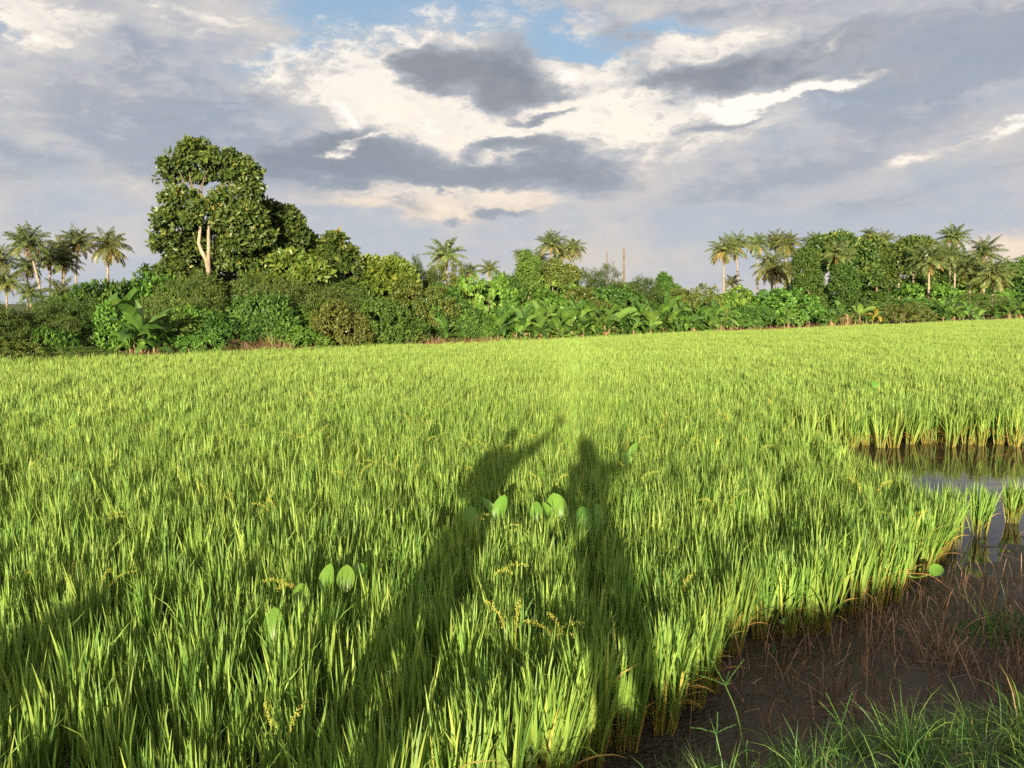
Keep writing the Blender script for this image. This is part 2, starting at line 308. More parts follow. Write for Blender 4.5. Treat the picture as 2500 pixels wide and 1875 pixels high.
# sunlit cloud
dl = ma('ADD', light, ma('ADD', ma('MULTIPLY_ADD', fine, .6, ma('MULTIPLY', st, .3)), ma('MULTIPLY_ADD', fA2, .6, -.32)))
lit_c = mixc(sstep(ma('MULTIPLY_ADD', fine, 1.5, ma('MULTIPLY', dl, .6)), .02, .80), c_(208, 205, 203), c_(262, 252, 238)); warm = sstep(el, .22, .07)
lit_c = mixc(ma('MULTIPLY', warm, .8), lit_c, mixc(sstep(dl, .3, .9), c_(222, 208, 202), c_(256, 230, 198)))
col = mixc(ma('MULTIPLY', sstep(dl, .08, .72), .93), col, lit_c)
# soft grey sheet
ds = ma('ADD', ma('ADD', soft, ma('MULTIPLY', st, .55)), ma('ADD', ma('MULTIPLY', fine, .35), ma('MULTIPLY_ADD', fA, .9, -.47)))
soft_c = mixc(sstep(ma('ADD', ds, fine), .2, 1.0), c_(198, 200, 205), c_(156, 165, 181)); soft_c = mixc(lo, c_(170, 180, 193), soft_c)
col = mixc(ma('MULTIPLY', sstep(ds, .0, 1.0), .82), col, soft_c)
# shaded cloud in front
dd = ma('ADD', dark, ma('ADD', ma('MULTIPLY_ADD', fine, .5, ma('MULTIPLY', st, .25)), ma('MULTIPLY_ADD', fA, .6, -.32)))
dark_c = mixc(sstep(ma('ADD', dd, ma('MULTIPLY', fine, .6)), .3, 1.3), c_(178, 182, 190), c_(137, 143, 154)); dark_c = mixc(lo, c_(154, 166, 181), dark_c)
col = mixc(ma('MULTIPLY', sstep(dd, .14, .66), .93), col, dark_c)
# thin sunlit rims in front of the grey
dg = ma('ADD', gleam, ma('ADD', ma('MULTIPLY', fine, .8), ma('MULTIPLY_ADD', fA2, .3, -.18)))
col = mixc(ma('MULTIPLY', sstep(dg, .15, 1.0), .95), col, mixc(sstep(dg, .4, .9), c_(236, 226, 216), mixc(warm, c_(262, 257, 248), c_(258, 240, 216))))
# extra warm glow added to the sky round the low sun, lifting the shade
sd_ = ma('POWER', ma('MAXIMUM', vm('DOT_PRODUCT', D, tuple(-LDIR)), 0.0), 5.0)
gl = vm('MULTIPLY_ADD', vm('MULTIPLY', (1.0, .86, .62), (K*FILL_GLOW,)*3), (1, 1, 1), (0, 0, 0)); gm = nt.nodes.new('ShaderNodeVectorMath'); gm.operation = 'SCALE'; ln(gl, gm.inputs[0]); ln(sd_, gm.inputs['Scale'])
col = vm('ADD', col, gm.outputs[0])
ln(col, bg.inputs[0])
W.cycles.sampling_method = 'MANUAL'; W.cycles.sample_map_resolution = 512
S.view_settings.view_transform = 'Standard'; S.view_settings.look = 'None'; S.view_settings.exposure = EXPOSURE; S.view_settings.gamma = 1
S.render.engine = 'CYCLES'
cy = S.cycles; cy.max_bounces = 5; cy.diffuse_bounces = 3; cy.glossy_bounces = 2; cy.transmission_bounces = 3; cy.transparent_max_bounces = 4
cy.use_adaptive_sampling = True; cy.adaptive_threshold = .008; cy.use_denoising = False; cy.sample_clamp_indirect = 6
cy.caustics_reflective = False; cy.caustics_refractive = False
# ---------------------------------------------------------------- ground, mud, water, banks
TOE = np.array([(-40, -34.5), (-6, -2.9), (-2.4, .6), (-.4, 2.55), (.35, 3.3), (1.6, 3.85), (3.1, 4.2), (5.2, 4.9), (8, 6.3), (14, 9.5), (40, 24)], float)   # foot of the near bank
POND = np.array([(4.55, 7.75), (4.45, 8.8), (4.75, 10.5), (5.1, 12.0), (5.55, 13.2), (9.0, 13.4), (14, 14.6), (24, 19), (24, 15), (14, 10), (9, 8)], float)
def side_dist(P, line):
    """distance to a polyline, positive on the paddy side (left of its direction)"""
    best = np.full(len(P), 1e9); sg = np.ones(len(P))
    for a, b in zip(line[:-1], line[1:]):
        ab = b-a; t = np.clip(((P-a)@ab)/(ab@ab), 0, 1); q = a+t[:, None]*ab; d = np.linalg.norm(P-q, axis=1)
        c = ab[0]*(P[:, 1]-a[1])-ab[1]*(P[:, 0]-a[0]); m = d < best
        best = np.where(m, d, best); sg = np.where(m, np.sign(c), sg)
    return best*sg
def inside(P, poly):
    r = np.zeros(len(P), bool); j = len(poly)-1
    for i in range(len(poly)):
        a, b = poly[i], poly[j]
        c = ((a[1] > P[:, 1]) != (b[1] > P[:, 1])) & (P[:, 0] < (b[0]-a[0])*(P[:, 1]-a[1])/(b[1]-a[1]+1e-12)+a[0]); r ^= c; j = i
    return r
class VN:                                     # small value noise
    def __init__(s, seed): s.t = np.random.default_rng(seed).random((64, 64))
    def one(s, x, y):
        xi, yi = np.floor(x).astype(int), np.floor(y).astype(int); fx, fy = x-xi, y-yi; fx = fx*fx*(3-2*fx); fy = fy*fy*(3-2*fy)
        g = lambda a, b: s.t[a % 64, b % 64]
        return (g(xi, yi)*(1-fx)+g(xi+1, yi)*fx)*(1-fy)+(g(xi, yi+1)*(1-fx)+g(xi+1, yi+1)*fx)*fy
    def __call__(s, x, y, o=4):
        return sum(s.one(x*2**k+k*7.3, y*2**k+k*3.1)*.5**k for k in range(o))/(2-.5**(o-1))-.5
vn = VN(3)
def mud_h(P):
    sd = side_dist(P, TOE); x, y = P[:, 0], P[:, 1]
    bank = .10+.30*np.clip(-sd/.55, 0, 1)**.8+.16*np.clip((-sd-.5)/1.6, 0, 1)-.9*np.clip((-sd-5.5)/3, 0, 1)
    flat = .085*(1-np.clip(sd, 0, 9)/(2.9-.35*np.clip((x-3.6)/1.2, 0, 1)))
    flat = np.maximum(flat, -.09)
    h = np.where(sd < 0, bank, np.minimum(flat+.03*np.exp(-sd/.3), .12))
    return h+.035*vn(x*1.6, y*1.6, 5)+.06*np.maximum(vn(x*3.1+5, y*3.1, 2)-.02, 0)*np.clip(sd/.5, 0, 1)*np.clip(1.4-sd/2.6, .25, 1)-.05*np.maximum(vn(x*2.3+1, y*2.3+8, 2)-.06, 0)*np.clip(sd/.5, 0, 1)+.045*vn(x*7, y*7, 4)*np.clip(1-sd/6, .2, 1)
def grid_mesh(name, x0, x1, y0, y1, st, hf, mats, skirt=None):
    xs, ys = np.arange(x0, x1+1e-6, st), np.arange(y0, y1+1e-6, st)
    X, Y = np.meshgrid(xs, ys); P = np.stack([X.ravel(), Y.ravel()], 1); Z = hf(P)
    if skirt is not None:
        e = np.minimum.reduce([P[:, 0]-x0, x1-P[:, 0], P[:, 1]-y0, y1-P[:, 1]]); k = np.clip(e/2.0, 0, 1); Z = skirt*(1-k)+Z*k
    nx, ny = len(xs), len(ys); i = (np.arange(ny-1)[:, None]*nx+np.arange(nx-1)[None]).ravel()
    return Geo().add(np.column_stack([P, Z]), np.stack([i, i+1, i+nx+1, i+nx], 1)).build(name, mats, smooth=True)
M['mud'] = rough_mat('wet_mud', [(.3, (.022, .016, .011)), (.48, (.045, .032, .021)), (.6, (.064, .044, .030)), (.75, (.088, .058, .038))], scale=1.7, detail=10, rough=(.34, .8), bump=1.0, bscale=30, spec=.45, dist=.05)
M['soil'] = rough_mat('field_soil', [(.3, (.05, .05, .02)), (.7, (.09, .08, .035))], scale=.6, bump=.3, bscale=3)
M['dike'] = rough_mat('red_soil', [(.3, (.075, .045, .022)), (.5, (.15, .075, .035)), (.7, (.22, .12, .06))], scale=1.3, detail=9, bump=.7, bscale=9, dist=.06)
tag(grid_mesh('mud_ground', -9, 17, -7, 18, .055, mud_h, [M['mud']], skirt=-.11), kind='structure')
g = Geo().add([(-2500, -2500, -.12), (2500, -2500, -.12), (2500, 2500, -.12), (-2500, 2500, -.12)], [(0, 1, 2, 3)]).build('ground', [M['soil']]); tag(g, kind='structure')
m, nt, out = new_mat('pond_water')
p = nt.nodes.new('ShaderNodeBsdfPrincipled'); p.inputs['Base Color'].default_value = (.035, .024, .014, 1); p.inputs['Roughness'].default_value = .03; p.inputs['IOR'].default_value = 1.33
tc = nt.nodes.new('ShaderNodeTexCoord'); n = nd(nt, 'ShaderNodeTexNoise'); n.inputs['Scale'].default_value = 3.0; n.inputs['Detail'].default_value = 3
b = nt.nodes.new('ShaderNodeBump'); b.inputs['Strength'].default_value = .06; b.inputs['Distance'].default_value = .03
nt.links.new(tc.outputs['Object'], n.inputs[0]); nt.links.new(n.outputs[0], b.inputs['Height']); nt.links.new(b.outputs[0], p.inputs['Normal']); nt.links.new(p.outputs[0], out.inputs[0])
xs = np.array([-32, 150.]); V = [(-32, -30, 0), (32, 18, 0), (150, 165, 0), (-32, 13, 0)]
tag(Geo().add(V, [(0, 1, 2, 3)]).build('paddy_water', [m]), kind='structure')
# far bank that carries the trees: a swept profile along the far edge of the paddy
prof = [(.1, -.14), (.45, .20), (.9, .42), (1.6, .46), (2.6, .34), (4, .30), (9, .30), (90, .30), (92, -.2)]
xa = np.arange(-60, 190, .8); G = Geo(); en = np.array([-EDGEK, 1])/math.hypot(1, EDGEK); rows = []
for o, z in prof:
    jit = vn(xa*.7, xa*0+o*3, 4)*(.5 if .3 < o < 5 else .1); zz = z+(vn(xa*1.3, xa*0+o*5+2, 4)*.30 if .3 < o < 5 else 0)
    rows.append(np.column_stack([xa+en[0]*(o+jit), EDGE0+EDGEK*xa+en[1]*(o+jit), np.broadcast_to(zz, xa.shape)]))
V = np.concatenate(rows); nx = len(xa); i = (np.arange(len(prof)-1)[:, None]*nx+np.arange(nx-1)[None]).ravel()
tag(G.add(V, np.stack([i, i+1, i+nx+1, i+nx], 1)).build('earth_bank', [M['dike']], smooth=True), kind='structure')
# ---------------------------------------------------------------- rice
def rice_geo(seed, tillers=15, spread=.055, hgt=.80, dry=3, grains=0, wide=1.0, k=4):
    g = np.random.default_rng(seed); B, St = Geo(), Geo()
    r = spread*np.sqrt(g.random(tillers)); a = g.random(tillers)*2*np.pi
    bx, by = r*np.cos(a), r*np.sin(a)
    az = a+g.normal(0, .5, tillers); lean = np.clip(.02+r/spread*(.12+1.4*max(spread-.055, 0)*3)+g.normal(0, .04, tillers), 0, .5)
    hs = hgt*g.uniform(.30, .46, tillers); base = np.column_stack([bx, by, np.full(tillers, -.05)])
    for tw in (0, math.pi/2):
        strips(St, base, az, lean*.9, hs+.05, lean*.15, g.uniform(.0075, .0105, tillers)*wide, np.full(tillers, tw), k=3, rnd=g.random(tillers), prof=(1, .95, .85, .6))
    nl = 4; rep = np.repeat(np.arange(tillers), nl); n = len(rep); lv = np.tile(np.arange(nl), tillers)
    f = .30+.23*lv+g.normal(0, .05, n); d = np.sin(lean[rep])*hs[rep]*f
    lb = np.column_stack([bx[rep]+np.cos(az[rep])*d, by[rep]+np.sin(az[rep])*d, np.cos(lean[rep])*hs[rep]*f])
    laz = az[rep]+g.normal(0, .9, n)+(lv % 2)*.8; ln_ = lean[rep]*.8+np.abs(g.normal(.015, .05, n))
    ll = hgt*g.uniform(.46, .72, n)*(1-.12*lv+.12); L = np.minimum(ll, (hgt*g.uniform(.88, 1.08, n)-lb[:, 2])/np.cos(ln_))
    curv = np.abs(g.normal(.0, .16, n)); curv[g.random(n) < .06] += g.uniform(.7, 1.6)
    strips(B, lb, laz, ln_, np.maximum(L, .2), curv, g.uniform(.013, .022, n)*wide, g.uniform(-.9, .9, n), k=k, rnd=np.where(g.random(n) < .015, g.uniform(.94, 1, n), g.random(n)*.9))
    if dry:
        m = dry; da = g.random(m)*2*np.pi
        strips(B, np.column_stack([.05*np.cos(da), .05*np.sin(da), g.uniform(.08, .26, m)]), da, g.uniform(.4, 1.0, m), g.uniform(.18, .36, m), g.uniform(.5, 1.6, m), g.uniform(.007, .011, m), g.uniform(-1, 1, m), k=k, mat=1)
    for i in range(grains):
        a0 = g.random()*6.28; b0 = np.array([[.03*math.cos(a0), .03*math.sin(a0), hgt*.55]])
        C = strips(B, b0, np.array([a0]), np.array([.08]), np.array([hgt*.52]), np.array([g.uniform(.9, 2.0)]), np.array([.003]), np.array([.3]), k=8, mat=2)[0]
        c2 = curve_pts(C[4:], 30); q = np.concatenate([c2+g.normal(0, .006, c2.shape) for _ in range(3)])
        leaves(B, q, g.normal(size=(len(q), 3))*.5+[0, 0, .6], rsph(len(q), g), .013, .005, RHOMB, mat=2)
    return B, St
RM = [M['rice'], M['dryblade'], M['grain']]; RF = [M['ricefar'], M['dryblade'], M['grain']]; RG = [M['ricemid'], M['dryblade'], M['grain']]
PROTO = bpy.data.collections.new('rice_prototypes')          # unlinked: only the instanced field uses it
def merged(name, B, St):
    me = Geo(); me.v = B.v+St.v; me.f = [(f, m, r) for f, m, r in B.f]+[(f+B.n, 3, r) for f, m, r in St.f]; me.n = B.n+St.n
    o = bpy.data.objects.new(name, me.mesh(name, RM+[M['stalk']])); return o
near_protos = []
CL = []                                                        # (blade mesh, stalk mesh) for clumps built as things
for i in range(8):
    B, St = rice_geo(100+i, tillers=(11 if i < 4 else 15)+i % 4, wide=(1.0 if i < 4 else .7), dry=2+i % 3, grains=(2 if i in (3, 6) else 0), hgt=.78+.03*(i % 3))
    o = merged('rice_variant_%d' % i, B, St); near_protos.append(o)
for i in range(6):
    B, St = rice_geo(200+i, tillers=32+3*(i % 3), spread=.072, dry=8+i, hgt=.80, k=5)
    CL.append((B.mesh('rice_blades', RM), St.mesh('rice_stalks', [M['stalk']])))
far_protos, mid_protos = [], []
TILE = 1.0
for i in range(5):
    g = np.random.default_rng(300+i); B, St = Geo(), Geo()
    for gx in np.arange(-.5, .5, .2)+.1:
        for gy in np.arange(-.5, .5, .2)+.1:
            b, s_ = rice_geo(int(g.integers(1e6)), tillers=7, dry=0, wide=1.25, k=3, hgt=.80*g.uniform(.92, 1.06), grains=0)
            off = np.array([gx+g.normal(0, .03), gy+g.normal(0, .03), 0])
            for V, (f, m, r) in zip(b.v, b.f): B.v.append(V+off); B.f.append((f-(0)+B.n, m, r))
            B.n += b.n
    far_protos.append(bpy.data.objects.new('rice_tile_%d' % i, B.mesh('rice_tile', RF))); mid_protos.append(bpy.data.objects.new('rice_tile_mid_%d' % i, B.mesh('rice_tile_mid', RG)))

def scatter(name, protos, pts, rz, tilt, scl, idx):
    col = bpy.data.collections.new(name+'_source')
    for o in protos: col.objects.link(o)
    me = bpy.data.meshes.new(name); n = len(pts); me.vertices.add(n); me.vertices.foreach_set('co', np.asarray(pts, np.float32).ravel())
    a = me.attributes.new('turn', 'FLOAT_VECTOR', 'POINT'); a.data.foreach_set('vector', np.column_stack([tilt[:, 0], tilt[:, 1], rz]).astype(np.float32).ravel())
    a = me.attributes.new('size', 'FLOAT', 'POINT'); a.data.foreach_set('value', np.asarray(scl, np.float32))
    a = me.attributes.new('pick', 'INT', 'POINT'); a.data.foreach_set('value', np.asarray(idx, np.int32))
    o = bpy.data.objects.new(name, me); COL.objects.link(o)
    ng = bpy.data.node_groups.new(name, 'GeometryNodeTree')
    ng.interface.new_socket('Geometry', in_out='INPUT', socket_type='NodeSocketGeometry'); ng.interface.new_socket('Geometry', in_out='OUTPUT', socket_type='NodeSocketGeometry')
    N = ng.nodes.new; gi, go = N('NodeGroupInput'), N('NodeGroupOutput'); ip = N('GeometryNodeInstanceOnPoints'); ci = N('GeometryNodeCollectionInfo')
    ci.inputs[0].default_value = col; ci.inputs[1].default_value = True; ci.inputs[2].default_value = True
    def at(nm, t): x = N('GeometryNodeInputNamedAttribute'); x.data_type = t; x.inputs[0].default_value = nm; return x.outputs[0]
    L = ng.links.new; L(gi.outputs[0], ip.inputs['Points']); L(ci.outputs[0], ip.inputs['Instance']); ip.inputs['Pick Instance'].default_value = True
    L(at('pick', 'INT'), ip.inputs['Instance Index']); L(at('turn', 'FLOAT_VECTOR'), ip.inputs['Rotation']); L(at('size', 'FLOAT'), ip.inputs['Scale']); L(ip.outputs[0], go.inputs[0])
    md = o.modifiers.new('scatter', 'NODES'); md.node_group = ng
    return o

# --- clumps along the edges that can be told apart: each one a thing
FRONT = [(1617, 1813), (1690, 1752), (1728, 1700), (1782, 1618), (1857, 1572), (1912, 1568), (1968, 1562), (2010, 1560), (2074, 1512), (2110, 1500), (2140, 1490), (2171, 1474), (2203, 1442), (2236, 1420), (2262, 1390), (2288, 1367), (2323, 1346)]
fr = [at_z(*p)[:2] for p in FRONT]
k0 = np.array(fr[0])
left_row = [k0+np.array([-.225, -.212])*i+rng.normal(0, .03, 2) for i in range(1, 9)]
clumps = []
def add_clump(xy, label, group, sc=1.0, v=None):
    c = CL[(len(clumps) if v is None else v) % len(CL)]
    z = max(float(mud_h(np.array([xy]))[0]), -.03)
    e = put([('blades', c[0]), ('stalks', c[1])], 'rice_clump', (xy[0], xy[1], z), rng.random()*6.28, sc, label, 'rice plant', group)
    e.rotation_euler[0] = rng.normal(0, .05); e.rotation_euler[1] = rng.normal(0, .05); clumps.append(xy); return e
ORD = 'first second third fourth fifth sixth seventh eighth ninth tenth eleventh twelfth thirteenth fourteenth fifteenth sixteenth seventeenth eighteenth nineteenth twentieth twenty-first twenty-second twenty-third'.split()
for i, q in enumerate(fr[::-1]):
    lab = 'rice clump at the pond end of the muddy field edge, yellow stalks bare' if i == 0 else 'rice clump on the mud edge, %s leftwards from the pond corner' % ORD[i]
    if i == len(fr)-1: lab = 'fan-shaped rice clump standing forward on dark mud at the bottom'
    add_clump(q, lab, 'rice clumps along the muddy edge', rng.uniform(.92, 1.02))
for i, q in enumerate(left_row):
    add_clump(q, 'shaded rice clump in the front row, %s left of the forward fan-shaped clump' % ORD[i], 'rice clumps along the muddy edge', rng.uniform(.94, 1.04))
add_clump(at_z(2393, 1309)[:2], 'lone rice clump standing in water where the mud begins', 'rice clumps in the pond', .86)
add_clump(at_z(2470, 1278)[:2], 'thin sparse rice clump in the pond beside the frame edge', 'rice clumps in the pond', .75)
bw = np.array([(2083, 1091), (2112, 1086), (2150, 1093), (2182, 1093), (2222, 1084), (2262, 1083), (2290, 1080), (2322, 1090), (2362, 1084), (2392, 1087), (2438, 1083), (2478, 1089), (2515, 1085), (2550, 1085)], float)
BW = [at_z(*p)[:2] for p in bw]
DS = {0: 'thin yellow-stalked rice clump at the near end of the far pond bank', 2: 'broad dark rice clump on the far pond bank', 3: 'dark rice clump leaning over the pond beside the broad dark one', 4: 'withered orange-stalked rice clump on the far pond bank', 7: 'rice clump with bright yellow fanned stalks mirrored in the pond'}
nn = 0
for i, q in enumerate(BW):
    lab = DS.get(i)
    if lab is None: lab = 'rice clump at the far pond bank, %s in the row behind the water' % ORD[i]
    add_clump(q, lab, 'rice clumps on the far pond bank', rng.uniform(.92, 1.08))
# --- the field itself
ang = math.atan(.94)
def field_pts(sp, jit, ymin, ymax):
    u = np.arange(-60, 160, sp); U, Vv = np.meshgrid(u, u)
    P = np.stack([U.ravel(), Vv.ravel()], 1); P = np.stack([P[:, 0]*math.cos(ang)-P[:, 1]*math.sin(ang), P[:, 0]*math.sin(ang)+P[:, 1]*math.cos(ang)], 1)
    P += rng.normal(0, jit, P.shape)
    d = np.hypot(P[:, 0], P[:, 1])
    ok = (P[:, 1] < EDGE0+EDGEK*P[:, 0]-.1) & (np.abs(P[:, 0]) < .74*np.maximum(P[:, 1], 0)+4.5) & (d >= ymin) & (d < ymax) & (P[:, 1] > .3)
    P = P[ok]
    lf = np.array(fr+left_row[::-1]); lf = lf[np.argsort(lf[:, 0])]
    yl = np.interp(P[:, 0], lf[:, 0], lf[:, 1], left=-1e9, right=1e9); yl = np.where(P[:, 0] < lf[0, 0], lf[0, 1]+(P[:, 0]-lf[0, 0])*.94, yl)
    ok = P[:, 1] > yl+.16
    bwl = np.array(BW); bwl = bwl[np.argsort(bwl[:, 0])]
    ybk = np.interp(P[:, 0], bwl[:, 0], bwl[:, 1]); ybk = np.where(P[:, 0] > bwl[-1, 0], bwl[-1, 1]+(P[:, 0]-bwl[-1, 0])*.25, ybk)
    ok = np.where(P[:, 0] > 4.52, P[:, 1] > ybk+.32, ok)
    return P[ok & ~inside(P, POND)]
SPLIT = 15.0
P = field_pts(.20, .05, 0, SPLIT); n = len(P); print('near rice', n)
ph = vn(P[:, 0]*.55, P[:, 1]*.55, 3)
idx = rng.integers(0, 4, n)+4*(np.hypot(P[:, 0], P[:, 1])+rng.normal(0, .8, n) > 7.5); idx = np.where(((idx == 3) | (idx == 6)) & (rng.random(n) < .86), 1, idx)
o = scatter('rice_plants', near_protos, np.column_stack([P, np.full(n, -.02)]), rng.random(n)*6.28, rng.normal(0, .045, (n, 2)), rng.uniform(.84, 1.08, n)*(1+.30*ph), idx)
tag(o, 'dense green rice filling the near paddy, blades upright and sunlit from behind the viewer', 'rice', kind='stuff')
P = field_pts(.93, .05, SPLIT-.4, 400); n = len(P); print('far rice', n)
ph = vn(P[:, 0]*.3, P[:, 1]*.3, 4)
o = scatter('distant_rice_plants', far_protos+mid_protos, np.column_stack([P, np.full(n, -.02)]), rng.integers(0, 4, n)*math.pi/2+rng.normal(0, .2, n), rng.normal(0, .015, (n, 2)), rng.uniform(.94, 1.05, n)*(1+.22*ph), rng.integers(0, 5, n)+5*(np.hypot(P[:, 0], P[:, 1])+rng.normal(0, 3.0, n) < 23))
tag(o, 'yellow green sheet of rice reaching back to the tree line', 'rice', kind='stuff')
# ---------------------------------------------------------------- plants of the tree line
GZ = .28                                    # ground level on the far bank
def crown(G, lobes, ncl, per, cr, L, W, tmpl, seed, up=.5, droop=.15, inner=.25, mat=0, dirout=.55, rlo=.80, low=-.55, top_rnd=0.0, flat=1.0):
    """leaf clusters over the shells of ellipsoid lobes (cx,cy,cz,rx,ry,rz)"""
    g = np.random.default_rng(seed); Lb = np.array(lobes, float); ar = (Lb[:, 3]*Lb[:, 5]+Lb[:, 3]*Lb[:, 4]+Lb[:, 4]*Lb[:, 5]); ar = ar/ar.sum()
    i = g.choice(len(Lb), ncl*3, p=ar); d = rsph(len(i), g); d = d[d[:, 2] > low]; i = i[:len(d)]
    rr = np.where(g.random(len(d)) < inner, g.uniform(.35, rlo, len(d)), g.uniform(rlo, 1.04, len(d)))
    P = Lb[i, :3]+d*Lb[i, 3:]*rr[:, None]
    bad = np.zeros(len(P), bool)
    for k, l in enumerate(Lb): bad |= (i != k) & ((((P-l[:3])/l[3:])**2).sum(1) < .62)
    P, i, d = P[~bad][:ncl], i[~bad][:ncl], d[~bad][:ncl]
    nrm = norm(d/Lb[i, 3:]); n = len(P); rep = np.repeat(np.arange(n), per); m = len(rep)
    off = rsph(m, g)*(g.random(m)**.5)[:, None]*cr*np.array([1, 1, flat])
    pos = P[rep]+off
    dr = norm(nrm[rep]*dirout+rsph(m, g)*.8+np.array([0, 0, -droop])); nr = norm(nrm[rep]*.7+np.array([0, 0, up])+rsph(m, g)*.55)
    crn = g.random(n)*.55                                             # clusters differ in leaf age
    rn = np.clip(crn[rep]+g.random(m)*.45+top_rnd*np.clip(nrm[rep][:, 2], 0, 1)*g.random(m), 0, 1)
    s = g.uniform(.7, 1.15, m)
    leaves(G, pos, dr, nr, L*s, W*s, tmpl, mat, rn)
    return P
def limbs(G, base, tips, r0, seed, mat=0, sides=6, wob=.12):
    g = np.random.default_rng(seed); base = np.asarray(base, float)
    for t in tips:
        t = np.asarray(t, float); mid = base+(t-base)*.5+np.array([0, .1, .15])*np.linalg.norm(t-base)+g.normal(0, wob, 3)*np.linalg.norm(t-base)*np.array([1, 1, .3])
        tube(G, curve_pts([base, mid, t], 7), np.linspace(r0, r0*.22, 7), sides, mat)
def lobes_for(seed, n, w, h, d=None, top=1.0, low=.30):
    """n lobes that together fill a bush w wide and h high"""
    g = np.random.default_rng(seed); d = d or w*.75; out = []
    for i in range(n):
        x = (i+.5)/n-.5 if n > 1 else 0
        hh = h*(1-.55*abs(x)**1.5*top)*g.uniform(.72, 1.05); r = w/n*g.uniform(.75, 1.1)+.18*w*(n < 4)
        rz = min(hh*.5, r*1.15); out.append((x*w*.85+g.normal(0, .05*w), g.uniform(-.3, .3)*d, hh-rz, r, min(r, d*.6), rz))
        out.append((x*w*.95+g.normal(0, .06*w), -d*g.uniform(.1, .4), hh*g.uniform(.28, .5), r*g.uniform(.8, 1.1), r*.8, hh*g.uniform(.26, .4)))
        if g.random() < .7: out.append((x*w+g.normal(0, .1*w), g.uniform(-.2, .4)*d, h*g.uniform(.45, .7), r*.7, r*.7, r*.6))
    out.append((0, -.1*d, h*low, w*.46, d*.45, h*low)); return out
KIND = {   # leaf length, width, template, clusters, per cluster, cluster radius, options
    'fine':  dict(L=.15, W=.042, tmpl=RHOMB, ncl=900, per=24, cr=.30, up=.7, droop=.25, flat=.4),
    'broad': dict(L=.20, W=.13, tmpl=OVAL, ncl=520, per=15, cr=.27, up=.35, droop=.35, flat=.7),
    'bright': dict(L=.23, W=.17, tmpl=HEART, ncl=460, per=12, cr=.26, up=.4, droop=.5, flat=.8),
    'olive': dict(L=.16, W=.09, tmpl=OVAL, ncl=480, per=17, cr=.24, up=.7, droop=.0, flat=.7),
    'brown': dict(L=.12, W=.03, tmpl=RHOMB, ncl=260, per=22, cr=.25, up=.6, droop=.1, flat=.7),
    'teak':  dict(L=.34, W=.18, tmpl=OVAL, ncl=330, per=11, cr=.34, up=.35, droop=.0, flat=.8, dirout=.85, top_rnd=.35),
    'teakyoung': dict(L=.34, W=.17, tmpl=OVAL, ncl=330, per=10, cr=.32, up=.3, droop=-.1, flat=.8, dirout=.9),
}
protos = {}
for kind, kw in KIND.items():
    for v in range(3):
        sd = abs(hash((len(kind), ord(kind[0]), v))) % 9999 if False else (ord(kind[0])*31+len(kind)*7+v*101)
        F, St = Geo(), Geo()
        crown(F, lobes_for(sd, 3+v % 2, 4.0, 3.0), seed=sd, **kw)
        g = np.random.default_rng(sd)
        for q in range(5):
            x = g.uniform(-1.2, 1.2); tube(St, curve_pts([(x*.3, 0, -.3), (x*.7, g.uniform(-.3, .3), .8), (x, g.uniform(-.5, .5), 1.9)], 6), np.linspace(.06, .02, 6), 5)
        protos[kind, v] = (F.mesh(kind+'_foliage', [M[kind]]), St.mesh('shrub_stems', [M['bark']]))
